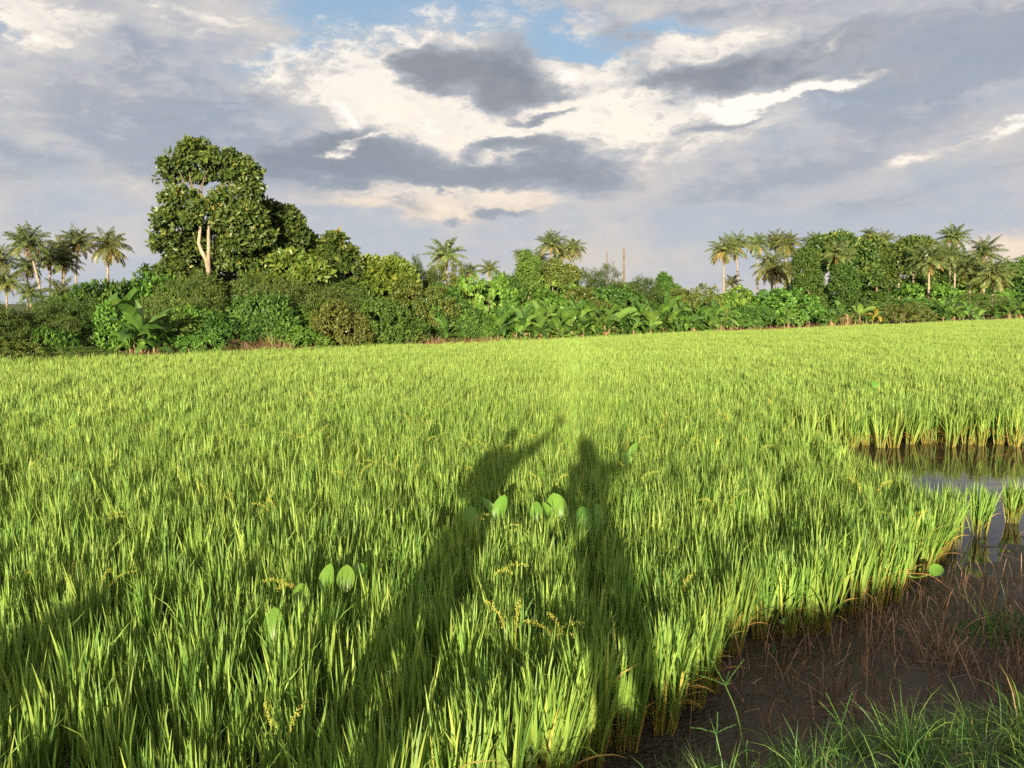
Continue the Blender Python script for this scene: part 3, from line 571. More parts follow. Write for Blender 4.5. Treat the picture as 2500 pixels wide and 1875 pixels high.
# px of the middle, px of the top, width in px, metres behind the paddy edge, leaf kind, variant, label
BUSH = [
 # left of the forked tree
 (-60, 742, 240, 3, 'fine', 0, 'feathery olive shrub at the far left end of the tree line'),
 (62, 752, 190, 2.4, 'fine', 1, 'low feathery shrub below the leftmost coconut palms'),
 (150, 725, 190, 5, 'fine', 2, 'tall feathery dark shrub left of the banana plant that stands alone by the field'),
 (120, 790, 90, 1.9, 'bright', 0, 'small light green vine bush glowing in front of feathery shrubs at left'),
 (205, 700, 170, 8, 'broad', 0, 'leafy bush below the straight palm trunk left of the forked tree'),
 (283, 742, 130, 3.0, 'bright', 1, 'bush hung with round vine leaves just left of the lone banana plant'),
 (300, 675, 150, 9, 'broad', 1, 'loose bush with sparse twigs against the sky, left of the forked tree'),
 (385, 678, 130, 8.5, 'bright', 2, 'bright vine-covered mound at the left foot of the big tree'),
 (20, 830, 150, 1.3, 'olive', 0, 'low yellow green scrub at the left end of the field edge'),
 (180, 845, 190, 1.1, 'fine', 0, 'low weedy scrub in front of the feathery shrubs at left'),
 (400, 765, 130, 3.2, 'broad', 2, 'dark leafy bush right behind the lone banana plant'),
 # under the forked tree
 (430, 690, 190, 6.5, 'fine', 0, 'dark feathery shrub hiding the foot of the forked trunk'),
 (560, 672, 220, 6.8, 'fine', 1, 'broad feathery olive canopy right of the forked trunk'),
 (700, 665, 230, 7.0, 'fine', 2, 'feathery dark canopy below the yellow-topped large-leaved trees'),
 (830, 690, 150, 6.0, 'fine', 0, 'feathery shrub behind the rounded olive shrub'),
 (480, 738, 110, 4.2, 'bright', 0, 'vine bush of round pale leaves below the forked trunk'),
 (540, 770, 150, 3.0, 'broad', 0, 'dark bush between round-leaved vine and brown dry scrub'),
 (600, 755, 90, 3.6, 'bright', 1, 'pale vine tangle left of the shrub with yellow shoot tips'),
 (655, 712, 160, 3.4, 'broad', 1, 'dark shrub with a pale yellow shoot on its top'),
 (735, 745, 70, 3.6, 'bright', 2, 'small patch of round vine leaves left of the rounded olive shrub'),
 (470, 808, 120, 1.5, 'bright', 0, 'low bright green scrub by the field, left of the brown dry scrub'),
 (545, 822, 170, 1.1, 'brown', 0, 'brown dry scrub at the field edge below the forked tree'),
 (410, 835, 70, 1.0, 'brown', 1, 'small russet dead scrub right of the lone banana plant'),
 (700, 798, 170, 1.7, 'bright', 1, 'low green scrub behind the straw heap'),
 (818, 716, 165, 1.6, 'olive', 1, 'dense rounded olive shrub with upright shoots at the field edge'),
 (395, 660, 130, 11, 'broad', 0, 'dark bush at the back, left of the forked trunk'), (600, 640, 200, 12, 'broad', 1, 'dark bush in the shade behind the forked trunk'), (720, 660, 240, 12, 'broad', 2, 'dark bush behind the feathery canopy right of the forked trunk'), (500, 672, 150, 10.5, 'broad', 2, 'shaded bush directly behind the forked trunk foot'),
 (840, 665, 170, 11, 'broad', 0, 'back-row bush between the two groups of large-leaved trees'), (95, 770, 260, 7, 'broad', 1, 'back-row bush under the left palm group'), (230, 760, 190, 5, 'broad', 2, 'middle bush between the feathery shrubs and the vine bush at left'), (-50, 770, 200, 7, 'broad', 0, 'back-row bush past the left frame edge'),
 # centre
 (925, 735, 150, 2.6, 'broad', 2, 'glossy green bush right of the rounded olive shrub'),
 (975, 765, 110, 1.8, 'broad', 0, 'drooping glossy bush beside the dark gap in the hedge'),
 (870, 650, 160, 7.5, 'broad', 1, 'leafy bush between the large-leaved trees, left of the dark wispy bush'),
 (1000, 632, 120, 8, 'fine', 1, 'dark wispy bush on the skyline right of the yellow-tipped tree'),
 (1040, 700, 140, 4.2, 'olive', 2, 'narrow olive bush beside the dark gap'),
 (1085, 640, 130, 8, 'olive', 0, 'flat-topped brownish bush below the lone central palm'),
 (1075, 700, 150, 5, 'broad', 2, 'green bush above the small banana plant in the centre'),
 (1125, 738, 130, 3.2, 'broad', 0, 'shiny drooping bush right behind the small central banana plant'),
 (1180, 668, 150, 7, 'bright', 0, 'bush with pale leaf tips under the low central palms'),
 (1235, 660, 130, 7.5, 'broad', 1, 'bush left of the dark column-shaped tree'),
 (1175, 775, 90, 2.4, 'bright', 2, 'low bright scrub left of the banana row'),
 (1305, 708, 170, 5.5, 'bright', 1, 'rounded fresh green bush above the left end of the banana row'),
 (1410, 690, 190, 6.5, 'olive', 1, 'olive bush behind the middle of the banana row'),
 (1360, 650, 130, 8.5, 'bright', 2, 'yellow green bush beneath the tuft of central palms'),
 (1440, 655, 150, 8.5, 'fine', 2, 'dark twiggy bush on the skyline right of the central palms'),
 (1480, 705, 190, 7, 'broad', 2, 'broad leafy bush over the banana row, right of its middle'),
 (1545, 690, 150, 7, 'fine', 0, 'brownish feathery bush below the bare palm poles'),
 (1600, 715, 170, 7, 'broad', 0, 'leafy bush behind the right part of the banana row'),
 (1680, 705, 120, 7, 'olive', 2, 'russet-topped bush right of the small pointed tree'),
 (990, 690, 170, 9, 'broad', 2, 'back-row bush behind the dark gap in the hedge'), (1130, 690, 180, 9, 'broad', 1, 'back-row bush under the low central palms'), (1250, 700, 180, 10, 'broad', 0, 'back-row bush behind the dark column-shaped tree'), (1500, 690, 200, 10, 'olive', 0, 'back-row bush below the bare palm poles'), (1620, 740, 200, 9, 'broad', 1, 'back-row bush behind the small pointed tree'), (1420, 735, 220, 7.5, 'broad', 0, 'dark bush close behind the middle of the banana row'), (1590, 738, 220, 7.5, 'broad', 2, 'dark bush close behind the right part of the banana row'),
 # right, beyond the brown dike
 (1745, 712, 150, 12, 'bright', 0, 'flat canopy bush at the right end of the banana row'),
 (1815, 702, 170, 14, 'bright', 1, 'fresh green canopy bush under the twin palms'),
 (1890, 708, 190, 12, 'bright', 2, 'fresh green canopy bush under the low yellow palm'),
 (1800, 745, 170, 9, 'broad', 1, 'dark understorey bush behind the smallest banana plants'),
 (1955, 735, 150, 10, 'fine', 1, 'feathery bush at the foot of the vine column'),
 (1950, 672, 70, 24, 'broad', 2, 'dark shaded bush between palms and vine column'),
 (2110, 715, 190, 12, 'broad', 0, 'low canopy bush under the tall right-hand trees, left part'),
 (2230, 728, 200, 10, 'broad', 1, 'low canopy bush behind the yellow banana plant'),
 (2270, 690, 150, 16, 'bright', 0, 'fresh green bush below the pale palm trunk at right'),
 (2340, 715, 200, 12, 'fine', 2, 'feathery dark bush behind the bright banana clump at right'),
 (2420, 700, 170, 14, 'bright', 1, 'fresh green bush below the low spreading palms at right'),
 (2500, 720, 200, 10, 'broad', 2, 'leafy bush at the right frame edge behind bananas'),
 (2200, 742, 110, 5, 'olive', 2, 'rounded olive shrub among the right-hand bananas'),
 (2330, 660, 190, 26, 'broad', 0, 'dark bush in the shade below the tallest right-hand palm'),
 (2230, 665, 130, 28, 'broad', 1, 'dark bush between pale trunks at right'),
 (2480, 645, 150, 22, 'broad', 2, 'dark tree-like bush on the skyline at the right frame edge'),
 (2560, 660, 200, 18, 'fine', 0, 'feathery dark bush past the right frame edge'),
 (2130, 690, 190, 34, 'broad', 1, 'dark bush at the back of the right-hand grove, left part'), (2250, 680, 220, 36, 'broad', 2, 'dark bush at the back of the right-hand grove, middle'), (2400, 680, 220, 36, 'broad', 0, 'dark bush at the back of the right-hand grove, right part'), (2022, 690, 110, 22, 'broad', 1, 'dark bush filling the gap between the two vine columns'), (1880, 735, 240, 22, 'broad', 2, 'back-row bush below the palms left of the grove'), (1760, 735, 160, 20, 'broad', 0, 'back-row bush right of the bare poles'),
 (2600, 730, 160, 8, 'broad', 1, 'leafy bush past the right frame edge by the field'),
]
for k, (px, top, wpx, off, kind, v, lab) in enumerate(BUSH):
    x, Y = edge_pt(px, off); w = wpx/FPX*Y; z = at_y(px, top, Y)[2]; h = max(z-GZ, .35)*1.04
    F, St = protos[kind, v]
    sx = w/4.4; sz = h/3.0
    put([('foliage', F), ('stems', St)], 'shrub', (x, Y, GZ-.05), rng.choice([0, math.pi])+rng.normal(0, .35), (sx, (sx+sz)*.5, sz), lab, 'shrub', 'shrubs of the tree line')

def tree(name, px, off, lobes_px, kind, trunk, lab, cat='tree', ncl=600, per=None, bark='bark', **over):
    """lobes_px: (px, py, half width px, half height px, depth offset m) ellipses of the crown; trunk: [(px,py),...] from the ground up with radius"""
    x, Y = edge_pt(px, off); root = np.array([x, Y, GZ-.1]); s = Y/FPX; F, T = Geo(), Geo()
    lb = []; crk = over.get('cr', KIND[kind]['cr'])
    for lx, ly, hw, hh, dy in lobes_px:
        c = at_y(lx, ly, Y+dy)-root; sh = crk*FPX/Y*.55; hw, hh = max(hw-sh, 8), max(hh-sh, 7); lb.append((*c, hw*s, min(hw, hh)*s*.95, hh*s))
    kw = dict(KIND[kind]); kw.update(over); kw['ncl'] = ncl
    if per: kw['per'] = per
    P = crown(F, lb, seed=int(px)*3+7, **kw)
    for pts, r0, r1 in trunk:
        q = [at_y(a, b, Y+(c[0] if c else 0))-root for a, b, *c in pts]
        q = curve_pts(q, 14); tube(T, q, np.linspace(r0, r1, 14), 8)
    g = np.random.default_rng(int(px))
    ends = [curve_pts([at_y(a, b, Y+(c[0] if c else 0))-root for a, b, *c in pts], 5)[3] for pts, r0, r1 in trunk]
    for l in lb:
        e = min(ends, key=lambda q: np.linalg.norm(q-np.array(l[:3]))); limbs(T, e, [np.array(l[:3])+rsph(1, g)[0]*np.array(l[3:])*.3+np.array([0, .25, 0])], .035, int(px)+len(P), 1)
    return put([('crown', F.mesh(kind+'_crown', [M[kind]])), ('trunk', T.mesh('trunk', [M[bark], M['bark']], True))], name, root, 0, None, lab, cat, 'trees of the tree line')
# the big forked tree and its companions
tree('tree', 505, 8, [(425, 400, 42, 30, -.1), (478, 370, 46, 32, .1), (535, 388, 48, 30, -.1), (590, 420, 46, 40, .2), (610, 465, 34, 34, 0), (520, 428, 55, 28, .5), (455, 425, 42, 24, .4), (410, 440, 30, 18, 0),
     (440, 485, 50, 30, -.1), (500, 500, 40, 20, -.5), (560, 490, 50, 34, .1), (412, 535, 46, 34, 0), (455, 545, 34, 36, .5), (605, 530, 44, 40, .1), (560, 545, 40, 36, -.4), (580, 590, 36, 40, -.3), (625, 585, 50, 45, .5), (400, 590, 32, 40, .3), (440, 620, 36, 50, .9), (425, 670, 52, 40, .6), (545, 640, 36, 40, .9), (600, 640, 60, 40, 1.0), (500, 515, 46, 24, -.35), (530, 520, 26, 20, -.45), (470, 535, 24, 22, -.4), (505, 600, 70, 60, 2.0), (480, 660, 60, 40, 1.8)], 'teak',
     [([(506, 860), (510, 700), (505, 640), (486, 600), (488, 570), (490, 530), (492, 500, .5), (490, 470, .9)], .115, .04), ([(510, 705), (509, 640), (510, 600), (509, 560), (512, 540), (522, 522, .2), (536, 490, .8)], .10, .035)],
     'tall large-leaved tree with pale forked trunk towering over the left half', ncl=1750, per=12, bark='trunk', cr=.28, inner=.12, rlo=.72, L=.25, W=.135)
tree('tree', 690, 8.2, [(640, 520, 50, 34, 0), (690, 540, 50, 40, .2), (650, 575, 55, 40, 0), (705, 590, 40, 40, .2), (725, 570, 28, 30, 0), (640, 610, 50, 36, .4), (690, 630, 50, 40, .6)], 'teak', [([(670, 850), (668, 700), (664, 560)], .14, .05)], 'dark large-leaved tree leaning out behind the right shoulder of the forked tree', ncl=700, L=.28, W=.15, cr=.28)
tree('tree', 800, 8, [(815, 605, 36, 36, 0), (790, 640, 48, 42, .2), (840, 645, 42, 46, 0), (745, 600, 34, 28, .6), (770, 670, 60, 34, .4)], 'teak', [([(805, 850), (805, 740), (808, 610)], .1, .03)], 'large-leaved tree with a pointed top between forked tree and hedge', ncl=650)
tree('tree', 690, 6.5, [(650, 625, 45, 20, 0), (710, 640, 55, 24, -.2), (620, 650, 30, 18, 0), (760, 665, 46, 26, -.2), (700, 668, 70, 22, .3)], 'teakyoung', [([(690, 850), (690, 740), (690, 640)], .08, .03)], 'low large-leaved tree with yellow green young leaves below the dark leaning tree', ncl=420)
tree('tree', 730, 9, [(725, 585, 40, 26, 0), (700, 600, 36, 24, .3), (750, 615, 40, 30, .2)], 'teakyoung', [([(728, 850), (728, 700), (727, 600)], .08, .03)], 'small pale large-leaved crown left of the pointed large-leaved tree', ncl=300)
tree('tree', 920, 6.5, [(905, 652, 40, 24, 0), (955, 660, 42, 28, 0), (925, 690, 66, 36, .2), (985, 690, 36, 40, .3), (880, 690, 40, 34, .3)], 'teakyoung', [([(925, 840), (925, 740), (922, 670)], .09, .03)], 'large-leaved tree with yellow leaf tips left of the lone central palm', ncl=560)
tree('tree', 1290, 7, [(1290, 650, 30, 30, 0), (1292, 690, 34, 36, 0), (1286, 625, 18, 16, 0)], 'broad', [([(1290, 830), (1290, 740), (1290, 660)], .09, .03)], 'dark column-shaped tree left of the tuft of central palms', ncl=420, L=.17, W=.1)
tree('tree', 1345, 8, [(1345, 655, 34, 24, 0), (1385, 670, 36, 26, 0), (1350, 685, 50, 30, .2)], 'olive', [([(1350, 830), (1350, 740), (1348, 670)], .09, .03)], 'yellow green bushy tree below the tuft of central palms', ncl=420)
tree('tree', 1625, 10, [(1622, 690, 20, 22, 0), (1630, 712, 36, 22, 0), (1618, 675, 11, 12, 0), (1655, 722, 30, 18, 0)], 'broad', [([(1625, 800), (1624, 740), (1622, 680)], .09, .02)], 'small pointed tree alone on the skyline right of the bare poles', ncl=360, L=.2, W=.12, cr=.22)
# right-hand grove
tree('tree', 1975, 16, [(1968, 640, 34, 36, 0), (1975, 690, 36, 46, 0), (1985, 735, 30, 40, 0), (1955, 625, 20, 22, 0)], 'broad', [([(1975, 790), (1975, 700), (1970, 630)], .2, .06)], 'column of vines smothering a tree beside the right-hand palms', ncl=700, L=.24, W=.15, cr=.4)
tree('tree', 2065, 15, [(2060, 690, 36, 45, 0), (2070, 730, 32, 36, 0), (2050, 665, 22, 22, 0)], 'broad', [([(2065, 790), (2065, 700), (2060, 660)], .2, .06)], 'second vine-covered column right of the first one', ncl=520, L=.24, W=.15, cr=.4)
tree('tree', 2035, 27, [(2010, 600, 34, 28, 0), (2050, 592, 40, 26, 0), (2090, 625, 46, 40, .4), (2030, 640, 60, 40, .3), (2100, 675, 50, 40, .5)], 'teak', [([(2050, 780), (2050, 700), (2045, 620)], .25, .1)], 'large-leaved tree with domed top, tallest of the right-hand grove', ncl=900, L=.55, W=.32, cr=.7)
tree('tree', 2130, 25, [(2125, 605, 34, 30, 0), (2150, 640, 42, 40, 0), (2180, 630, 40, 34, 0), (2140, 680, 50, 34, .3)], 'teak', [([(2140, 790), (2140, 700), (2138, 640)], .22, .08), ([(2172, 790), (2170, 690), (2168, 650)], .16, .06)], 'large-leaved tree right of the domed one', ncl=800, L=.55, W=.32, cr=.7)
tree('tree', 2225, 27, [(2215, 615, 36, 30, 0), (2240, 600, 40, 24, 0), (2210, 650, 46, 32, 0), (2262, 620, 36, 30, 0)], 'teak', [([(2232, 790), (2230, 700), (2228, 640)], .2, .09), ([(2195, 790), (2194, 690), (2196, 660)], .16, .06)], 'large-leaved tree with bare pale trunk at right', ncl=760, L=.55, W=.32, cr=.7, bark='trunk')
tree('tree', 2330, 34, [(2310, 640, 50, 40, 0), (2360, 660, 60, 36, 0), (2280, 680, 50, 34, .5)], 'broad', [([(2330, 790), (2330, 700), (2330, 660)], .2, .08)], 'dark tree behind the tallest right-hand palm', ncl=600, L=.4, W=.25, cr=.6)
tree('tree', 2470, 30, [(2470, 665, 40, 28, 0), (2500, 650, 40, 26, 0), (2440, 690, 40, 30, 0), (2520, 690, 60, 40, 0)], 'broad', [([(2480, 790), (2480, 710), (2480, 670)], .2, .08)], 'dark tree closing the skyline at the right frame edge', ncl=600, L=.4, W=.25, cr=.6)

# ---------------------------------------------------------------- coconut palms
def frond(G, az, el0, length, sag, seed, mat=0, n=22, lw=.13, ll=.85, hang=1.1):
    g = np.random.default_rng(seed); s = np.linspace(0, 1, n); th = el0-sag*s**1.5
    ds = length/(n-1); h = np.concatenate([[0], np.cumsum(np.cos(th[:-1])*ds)]); z = np.concatenate([[0], np.cumsum(np.sin(th[:-1])*ds)])
    ca, sa = math.cos(az), math.sin(az); C = np.column_stack([h*ca, h*sa, z]); tg = np.column_stack([np.cos(th)*ca, np.cos(th)*sa, np.sin(th)])
    tube(G, C[::3], np.linspace(.045, .012, len(C[::3])), 4, mat, .5, cap=False)
    side = np.array([-sa, ca, 0]); upv = np.cross(tg, np.broadcast_to(side, tg.shape))*-1
    for sg in (-1, 1):
        k = np.arange(2, n); u = s[k]; L = ll*np.sin(np.pi*np.clip(.12+.86*u, 0, 1))**.7*g.uniform(.85, 1.1, len(k))
        dr = norm(side*sg*.9+tg[k]*.55+np.array([0, 0, -hang])*g.uniform(.5, 1.3, (len(k), 1))-upv[k]*0)
        leaves(G, C[k]+g.normal(0, .01, (len(k), 3)), dr, upv[k]+g.normal(0, .25, (len(k), 3)), L, lw, RHOMB, mat, g.random(len(k))*.7+.3*(1-abs(el0)))
def palm_meshes(seed, nf=24, old=7, droop=1.0):
    g = np.random.default_rng(seed); A, O, N = Geo(), Geo(), Geo()
    for i in range(nf):
        q = (i+.5)/nf; el0 = 1.52-1.95*q+g.normal(0, .08); frond(A, i*2.39996+g.normal(0, .12), el0, g.uniform(2.9, 3.8)*(1-.12*(q < .2)), (.6+.9*(1-abs(q-.5)))*droop*g.uniform(.75, 1.2), seed*100+i)
    for i in range(old): frond(O, i*2.39996+1+g.normal(0, .3), -.35-.5*g.random(), g.uniform(2.2, 3.0), .75, seed*100+50+i, ll=.6, hang=.9, lw=.06)
    for i in range(3): frond(O, i*2.1+g.normal(0, .3), -1.25-.2*g.random(), g.uniform(1.6, 2.4), .15, seed*100+80+i, ll=.4, hang=1.2, lw=.05)
    for i in range(9):
        a = i*.7; c = np.array([.28*math.cos(a), .28*math.sin(a), -.35-.12*(i % 3)]); ph = np.linspace(0, np.pi, 5); rr = .12*np.sin(ph)
        tube(N, np.column_stack([np.full(5, c[0]), np.full(5, c[1]), c[2]+.15*np.cos(ph)]), np.maximum(rr, .01), 6)
    return A.mesh('green_fronds', [M['palm']]), O.mesh('old_fronds', [M['palmold']]), N.mesh('coconuts', [M['olive']], True)
PALM = [palm_meshes(11, 28, 8), palm_meshes(23, 24, 11, 1.15), palm_meshes(37, 30, 5, .9), palm_meshes(41, 25, 2, .8)]
def palm(px, py, wpx, Y, v, lab, lean=0, base_px=None):
    """crown centre at (px,py) in the photograph, crown width wpx"""
    c = at_y(px, py, Y); bx = at_y(base_px or px, 760, Y)[0]; sc = wpx/FPX*Y/5.6
    root = np.array([bx, Y, GZ-.1]); top = c-root; e = empty('coconut_palm', root); tag(e, lab, 'palm tree', 'coconut palms')
    T = Geo(); q = curve_pts([(0, 0, 0), (top[0]*.42+rng.normal(0, .08), 0, top[2]*.5), tuple(top+np.array([0, 0, .1]))], 12); tube(T, q, np.concatenate([[.24], np.linspace(.17, .11, 11)])*max(sc, .75), 8)
    T.build('trunk', [M['palmbark']], e, True)
    cr = empty('crown', top); cr.parent = e; cr.scale = (sc, sc, sc); cr.rotation_euler = (rng.normal(0, .06), rng.normal(0, .06), rng.random()*6.28)
    for nm, me in zip(('green_fronds', 'old_fronds', 'coconuts'), PALM[v]):
        o = bpy.data.objects.new(nm, me); COL.objects.link(o); o.parent = cr
    return e
PL = [(68, 592, 108, 92, 0, 'left-hand coconut palm with curved trunk leaning to the right', 112), (66, 652, 78, 96, 1, 'coconut palm with yellow skirt and straight trunk below the left curved palm'), (122, 628, 84, 98, 1, 'coconut palm with orange hanging fronds, second crown from left in the left group'),
 (152, 612, 84, 104, 2, 'dark green coconut palm overlapped by its neighbours in the left group'), (156, 640, 84, 100, 2, 'lower dark coconut palm in the middle of the left group'), (190, 590, 88, 100, 0, 'coconut palm with clean pale trunk standing straight, left of the rightmost palm of its group', 186), (266, 602, 112, 88, 1, 'rightmost coconut palm of the left group with a golden skirt', 262),
 (74, 715, 66, 90, 3, 'short dark coconut palm at the foot of the left group'), (150, 716, 90, 84, 3, 'short light green coconut palm rising from shrubs in the left group'), (-4, 632, 90, 95, 1, 'coconut palm cut by the left frame edge'), (14, 690, 84, 92, 2, 'low shaggy coconut palm at the left frame edge'),
 (1088, 622, 96, 84, 3, 'lone coconut palm on the skyline in the centre'), (1148, 665, 62, 90, 1, 'low brownish coconut palm right of the lone central palm'), (1196, 657, 54, 90, 3, 'small fresh coconut palm between lone palm and dark column tree'), (1268, 622, 38, 140, 1, 'small distant straw-coloured coconut palm left of the central tuft'),
 (1316, 632, 50, 120, 2, 'small coconut palm at the left of the central tuft'), (1346, 596, 80, 112, 0, 'tallest coconut palm of the central tuft', 1356), (1372, 618, 66, 116, 2, 'coconut palm in the middle of the central tuft'), (1400, 606, 66, 116, 1, 'coconut palm at the right end of the central tuft'),
 (1766, 612, 82, 104, 1, 'left one of the twin tall palms with brown skirts', 1768), (1796, 600, 84, 108, 0, 'right one of the twin tall palms', 1806), (1787, 690, 48, 110, 3, 'small coconut palm seen between the twin palm trunks'), (1848, 594, 68, 112, 1, 'coconut palm with pink-brown skirt right of the twin palms'),
 (1893, 588, 60, 116, 2, 'rear palm of the pair left of the right-hand grove'), (1921, 596, 80, 110, 1, 'coconut palm with golden skirt next to the right-hand grove'), (1884, 652, 108, 96, 1, 'low coconut palm with drooping yellow frond below the pair'), (1916, 668, 72, 104, 1, 'half-hidden yellow coconut palm right of the low drooping one'), (1934, 655, 52, 118, 2, 'dark little coconut palm beside the vine column'),
 (1985, 596, 66, 118, 2, 'coconut palm left of the domed tree top'), (2044, 620, 84, 96, 3, 'coconut palm in front of the domed large-leaved tree'), (1963, 640, 50, 112, 1, 'coconut palm peeping out left of the vine column top'), (2122, 573, 46, 150, 1, 'distant brown coconut palm above the grove'), (2158, 586, 56, 146, 2, 'distant coconut palm right of the brown one above the grove'), (2204, 592, 44, 146, 3, 'narrow distant coconut palm above the grove'),
 (2268, 632, 104, 104, 2, 'broad coconut palm with pale trunk in front of the grove', 2267), (2328, 580, 80, 124, 0, 'tallest coconut palm of the right-hand group'), (2318, 622, 66, 118, 2, 'coconut palm tucked under the tallest right-hand palm'), (2402, 616, 86, 118, 3, 'coconut palm against the peach cloud at right'), (2366, 655, 84, 108, 1, 'low coconut palm with brown hanging fronds at right'), (2424, 672, 104, 104, 2, 'low spreading coconut palm nearest the right frame edge')]
for q in PL: palm(*q[:6], base_px=(q[6] if len(q) > 6 else None))
for px, top, Y, lab in ((1482, 618, 95, 'thin bare palm pole left of the other two'), (1497, 640, 95, 'short bare leaning palm pole between two taller ones'), (1523, 608, 88, 'thick bare palm pole, tallest of the three dead ones')):
    x, z = at_y(px, top, Y)[[0, 2]]; T = Geo(); bx = at_y(px+(4 if px != 1497 else -8), 720, Y)[0]-x
    tube(T, curve_pts([(bx, 0, 0), (bx*.3, 0, (z-GZ)*.6), (0, 0, z-GZ)], 8), np.linspace(.15, .09, 8)*(1.0 if px == 1523 else .6), 7)
    o = T.build('dead_palm', [M['bark']], None, True); o.location = (x, Y, GZ); tag(o, lab, 'dead palm', 'dead palm poles')
    C = Geo(); tube(C, [(0, 0, z-GZ-.1), (0, 0, z-GZ+.12)], [.13, .06], 7); c = C.build('broken_top', [M['bark']], o)

# ---------------------------------------------------------------- banana plants
def banana_meshes(seed, nl=9, dry=4, H=1.0, yellow=False):
    g = np.random.default_rng(seed); Lf, Dr, St = Geo(), Geo(), Geo()
    def blade(G, x0, y0, az, el0, L, W, sag, mat, tear, bz):
        n = 9; s = np.linspace(0, 1, n); th = el0-sag*s**1.4; ds = L/(n-1)
        h = np.concatenate([[0], np.cumsum(np.cos(th[:-1])*ds)]); z = np.concatenate([[0], np.cumsum(np.sin(th[:-1])*ds)])
        ca, sa = math.cos(az), math.sin(az); C = np.column_stack([x0+h*ca, y0+h*sa, bz-.06+z]); side = np.array([-sa, ca, 0]); up = np.column_stack([-np.sin(th)*ca, -np.sin(th)*sa, np.cos(th)])
        w = W*.5*np.sin(np.pi*np.clip((s-.14)/.88, 0, 1))**.55; w[s < .15] = .012; roll = g.uniform(-.8, .8); rn = g.random()*.75
        for sg in (-1, 1):
            E = C+(side*sg*math.cos(roll)+up*math.sin(roll)*sg)*w[:, None]+up*(w*g.uniform(.1, .5))[:, None]+g.normal(0, tear, (n, 3))*w[:, None]
            G.add(np.concatenate([C, E]), [(i, i+1, n+i+1, n+i) for i in range(n-1)], mat, np.clip(rn+g.normal(0, .06, n-1), 0, 1))
    for x0, y0, k in ((0, 0, 1.0), (g.uniform(.3, .6), g.uniform(-.3, .3), g.uniform(.55, .8)), (-g.uniform(.3, .6), g.uniform(-.4, .2), g.uniform(.45, .7))):
        h = H*k; tube(St, [(x0, y0, -.2), (x0+.02, y0, h*.5), (x0+.03, y0, h)], [.11*k, .09*k, .05*k], 8); m = nl if k == 1 else nl-3
        for i in range(m):
            q = i/m; blade(Lf, x0+.03, y0, i*2.39996+g.normal(0, .35), 1.35-1.15*q+g.normal(0, .14), k*g.uniform(1.1, 1.6)*(.8 if i == 0 else 1), k*g.uniform(.36, .52)*(.5 if i == 0 else 1), .3+1.5*q+g.uniform(0, .6), 1 if (yellow and g.random() < .5) else 0, .12, h*(1-.3*q))
        for i in range(dry if k == 1 else 2):
            blade(Dr, x0, y0, g.random()*6.28, -.9-.5*g.random(), k*g.uniform(.5, .9), .15*k, .3, 0, .6, h*.8)
    return Lf.mesh('leaves', [M['banana'], M['bananayellow']]), Dr.mesh('dead_leaves', [M['bananadry']]), St.mesh('pseudostem', [M['bstem']], True)
BAN = [banana_meshes(51, 11, 4), banana_meshes(52, 10, 6), banana_meshes(53, 12, 4), banana_meshes(54, 9, 4), banana_meshes(55, 9, 4, yellow=True)]
nban = 0
def banana(px, top, off, v, lab, grp='banana plants by the paddy'):
    x, Y = edge_pt(px, off); z = at_y(px, top, Y)[2]; sc = max((z-.35)/2.05, .25)
    a, d, s_ = BAN[v]; put([('leaves', a), ('dead_leaves', d), ('pseudostem', s_)], 'banana_plant', (x, Y, .3), rng.random()*6.28, (sc, sc, sc), lab, 'banana plant', grp)
banana(342, 738, 1.0, 2, 'banana plant standing alone in front of the left shrubs, brown dead leaves at its foot')
banana(322, 770, 1.3, 1, 'smaller banana stem crowding the left side of the lone banana plant')
banana(255, 712, 6.5, 3, 'banana plant with one pale upright leaf among the shrubs left of the forked tree'); banana(205, 735, 6, 3, 'single pale banana leaf standing out of the shrubs under the left palms'); banana(300, 712, 7, 0, 'banana plant half hidden behind the vine bush left of the forked tree')
banana(1088, 768, .9, 0, 'small banana plant alone before the red soil in the centre')
g = np.random.default_rng(5)
row = [(1222, 745), (1252, 728), (1280, 742), (1262, 775), (1318, 765), (1340, 735), (1362, 760), (1395, 742), (1425, 760), (1450, 722), (1478, 742), (1500, 735), (1412, 722), (1530, 740), (1548, 762), (1568, 728), (1598, 745), (1625, 712), (1640, 748), (1662, 728), (1690, 745), (1715, 735), (1745, 728), (1375, 790), (1460, 785), (1665, 770), (1318, 738), (1590, 775), (1705, 775), (1735, 765)]
row.sort()
for i, (px, t) in enumerate(row):
    back = t < 742; tall = 'tall' if t < 735 else ('low' if t > 764 else 'middling')
    banana(px, t, (2.4 if back else 1.0)+g.uniform(-.3, .4), int(g.integers(0, 4)), '%s banana plant in the dense row, %s counted from its left end' % (tall, (ORD+['twenty-fourth', 'twenty-fifth', 'twenty-sixth', 'twenty-seventh', 'twenty-eighth', 'twenty-ninth', 'thirtieth'])[i]), 'banana plants in the dense row')
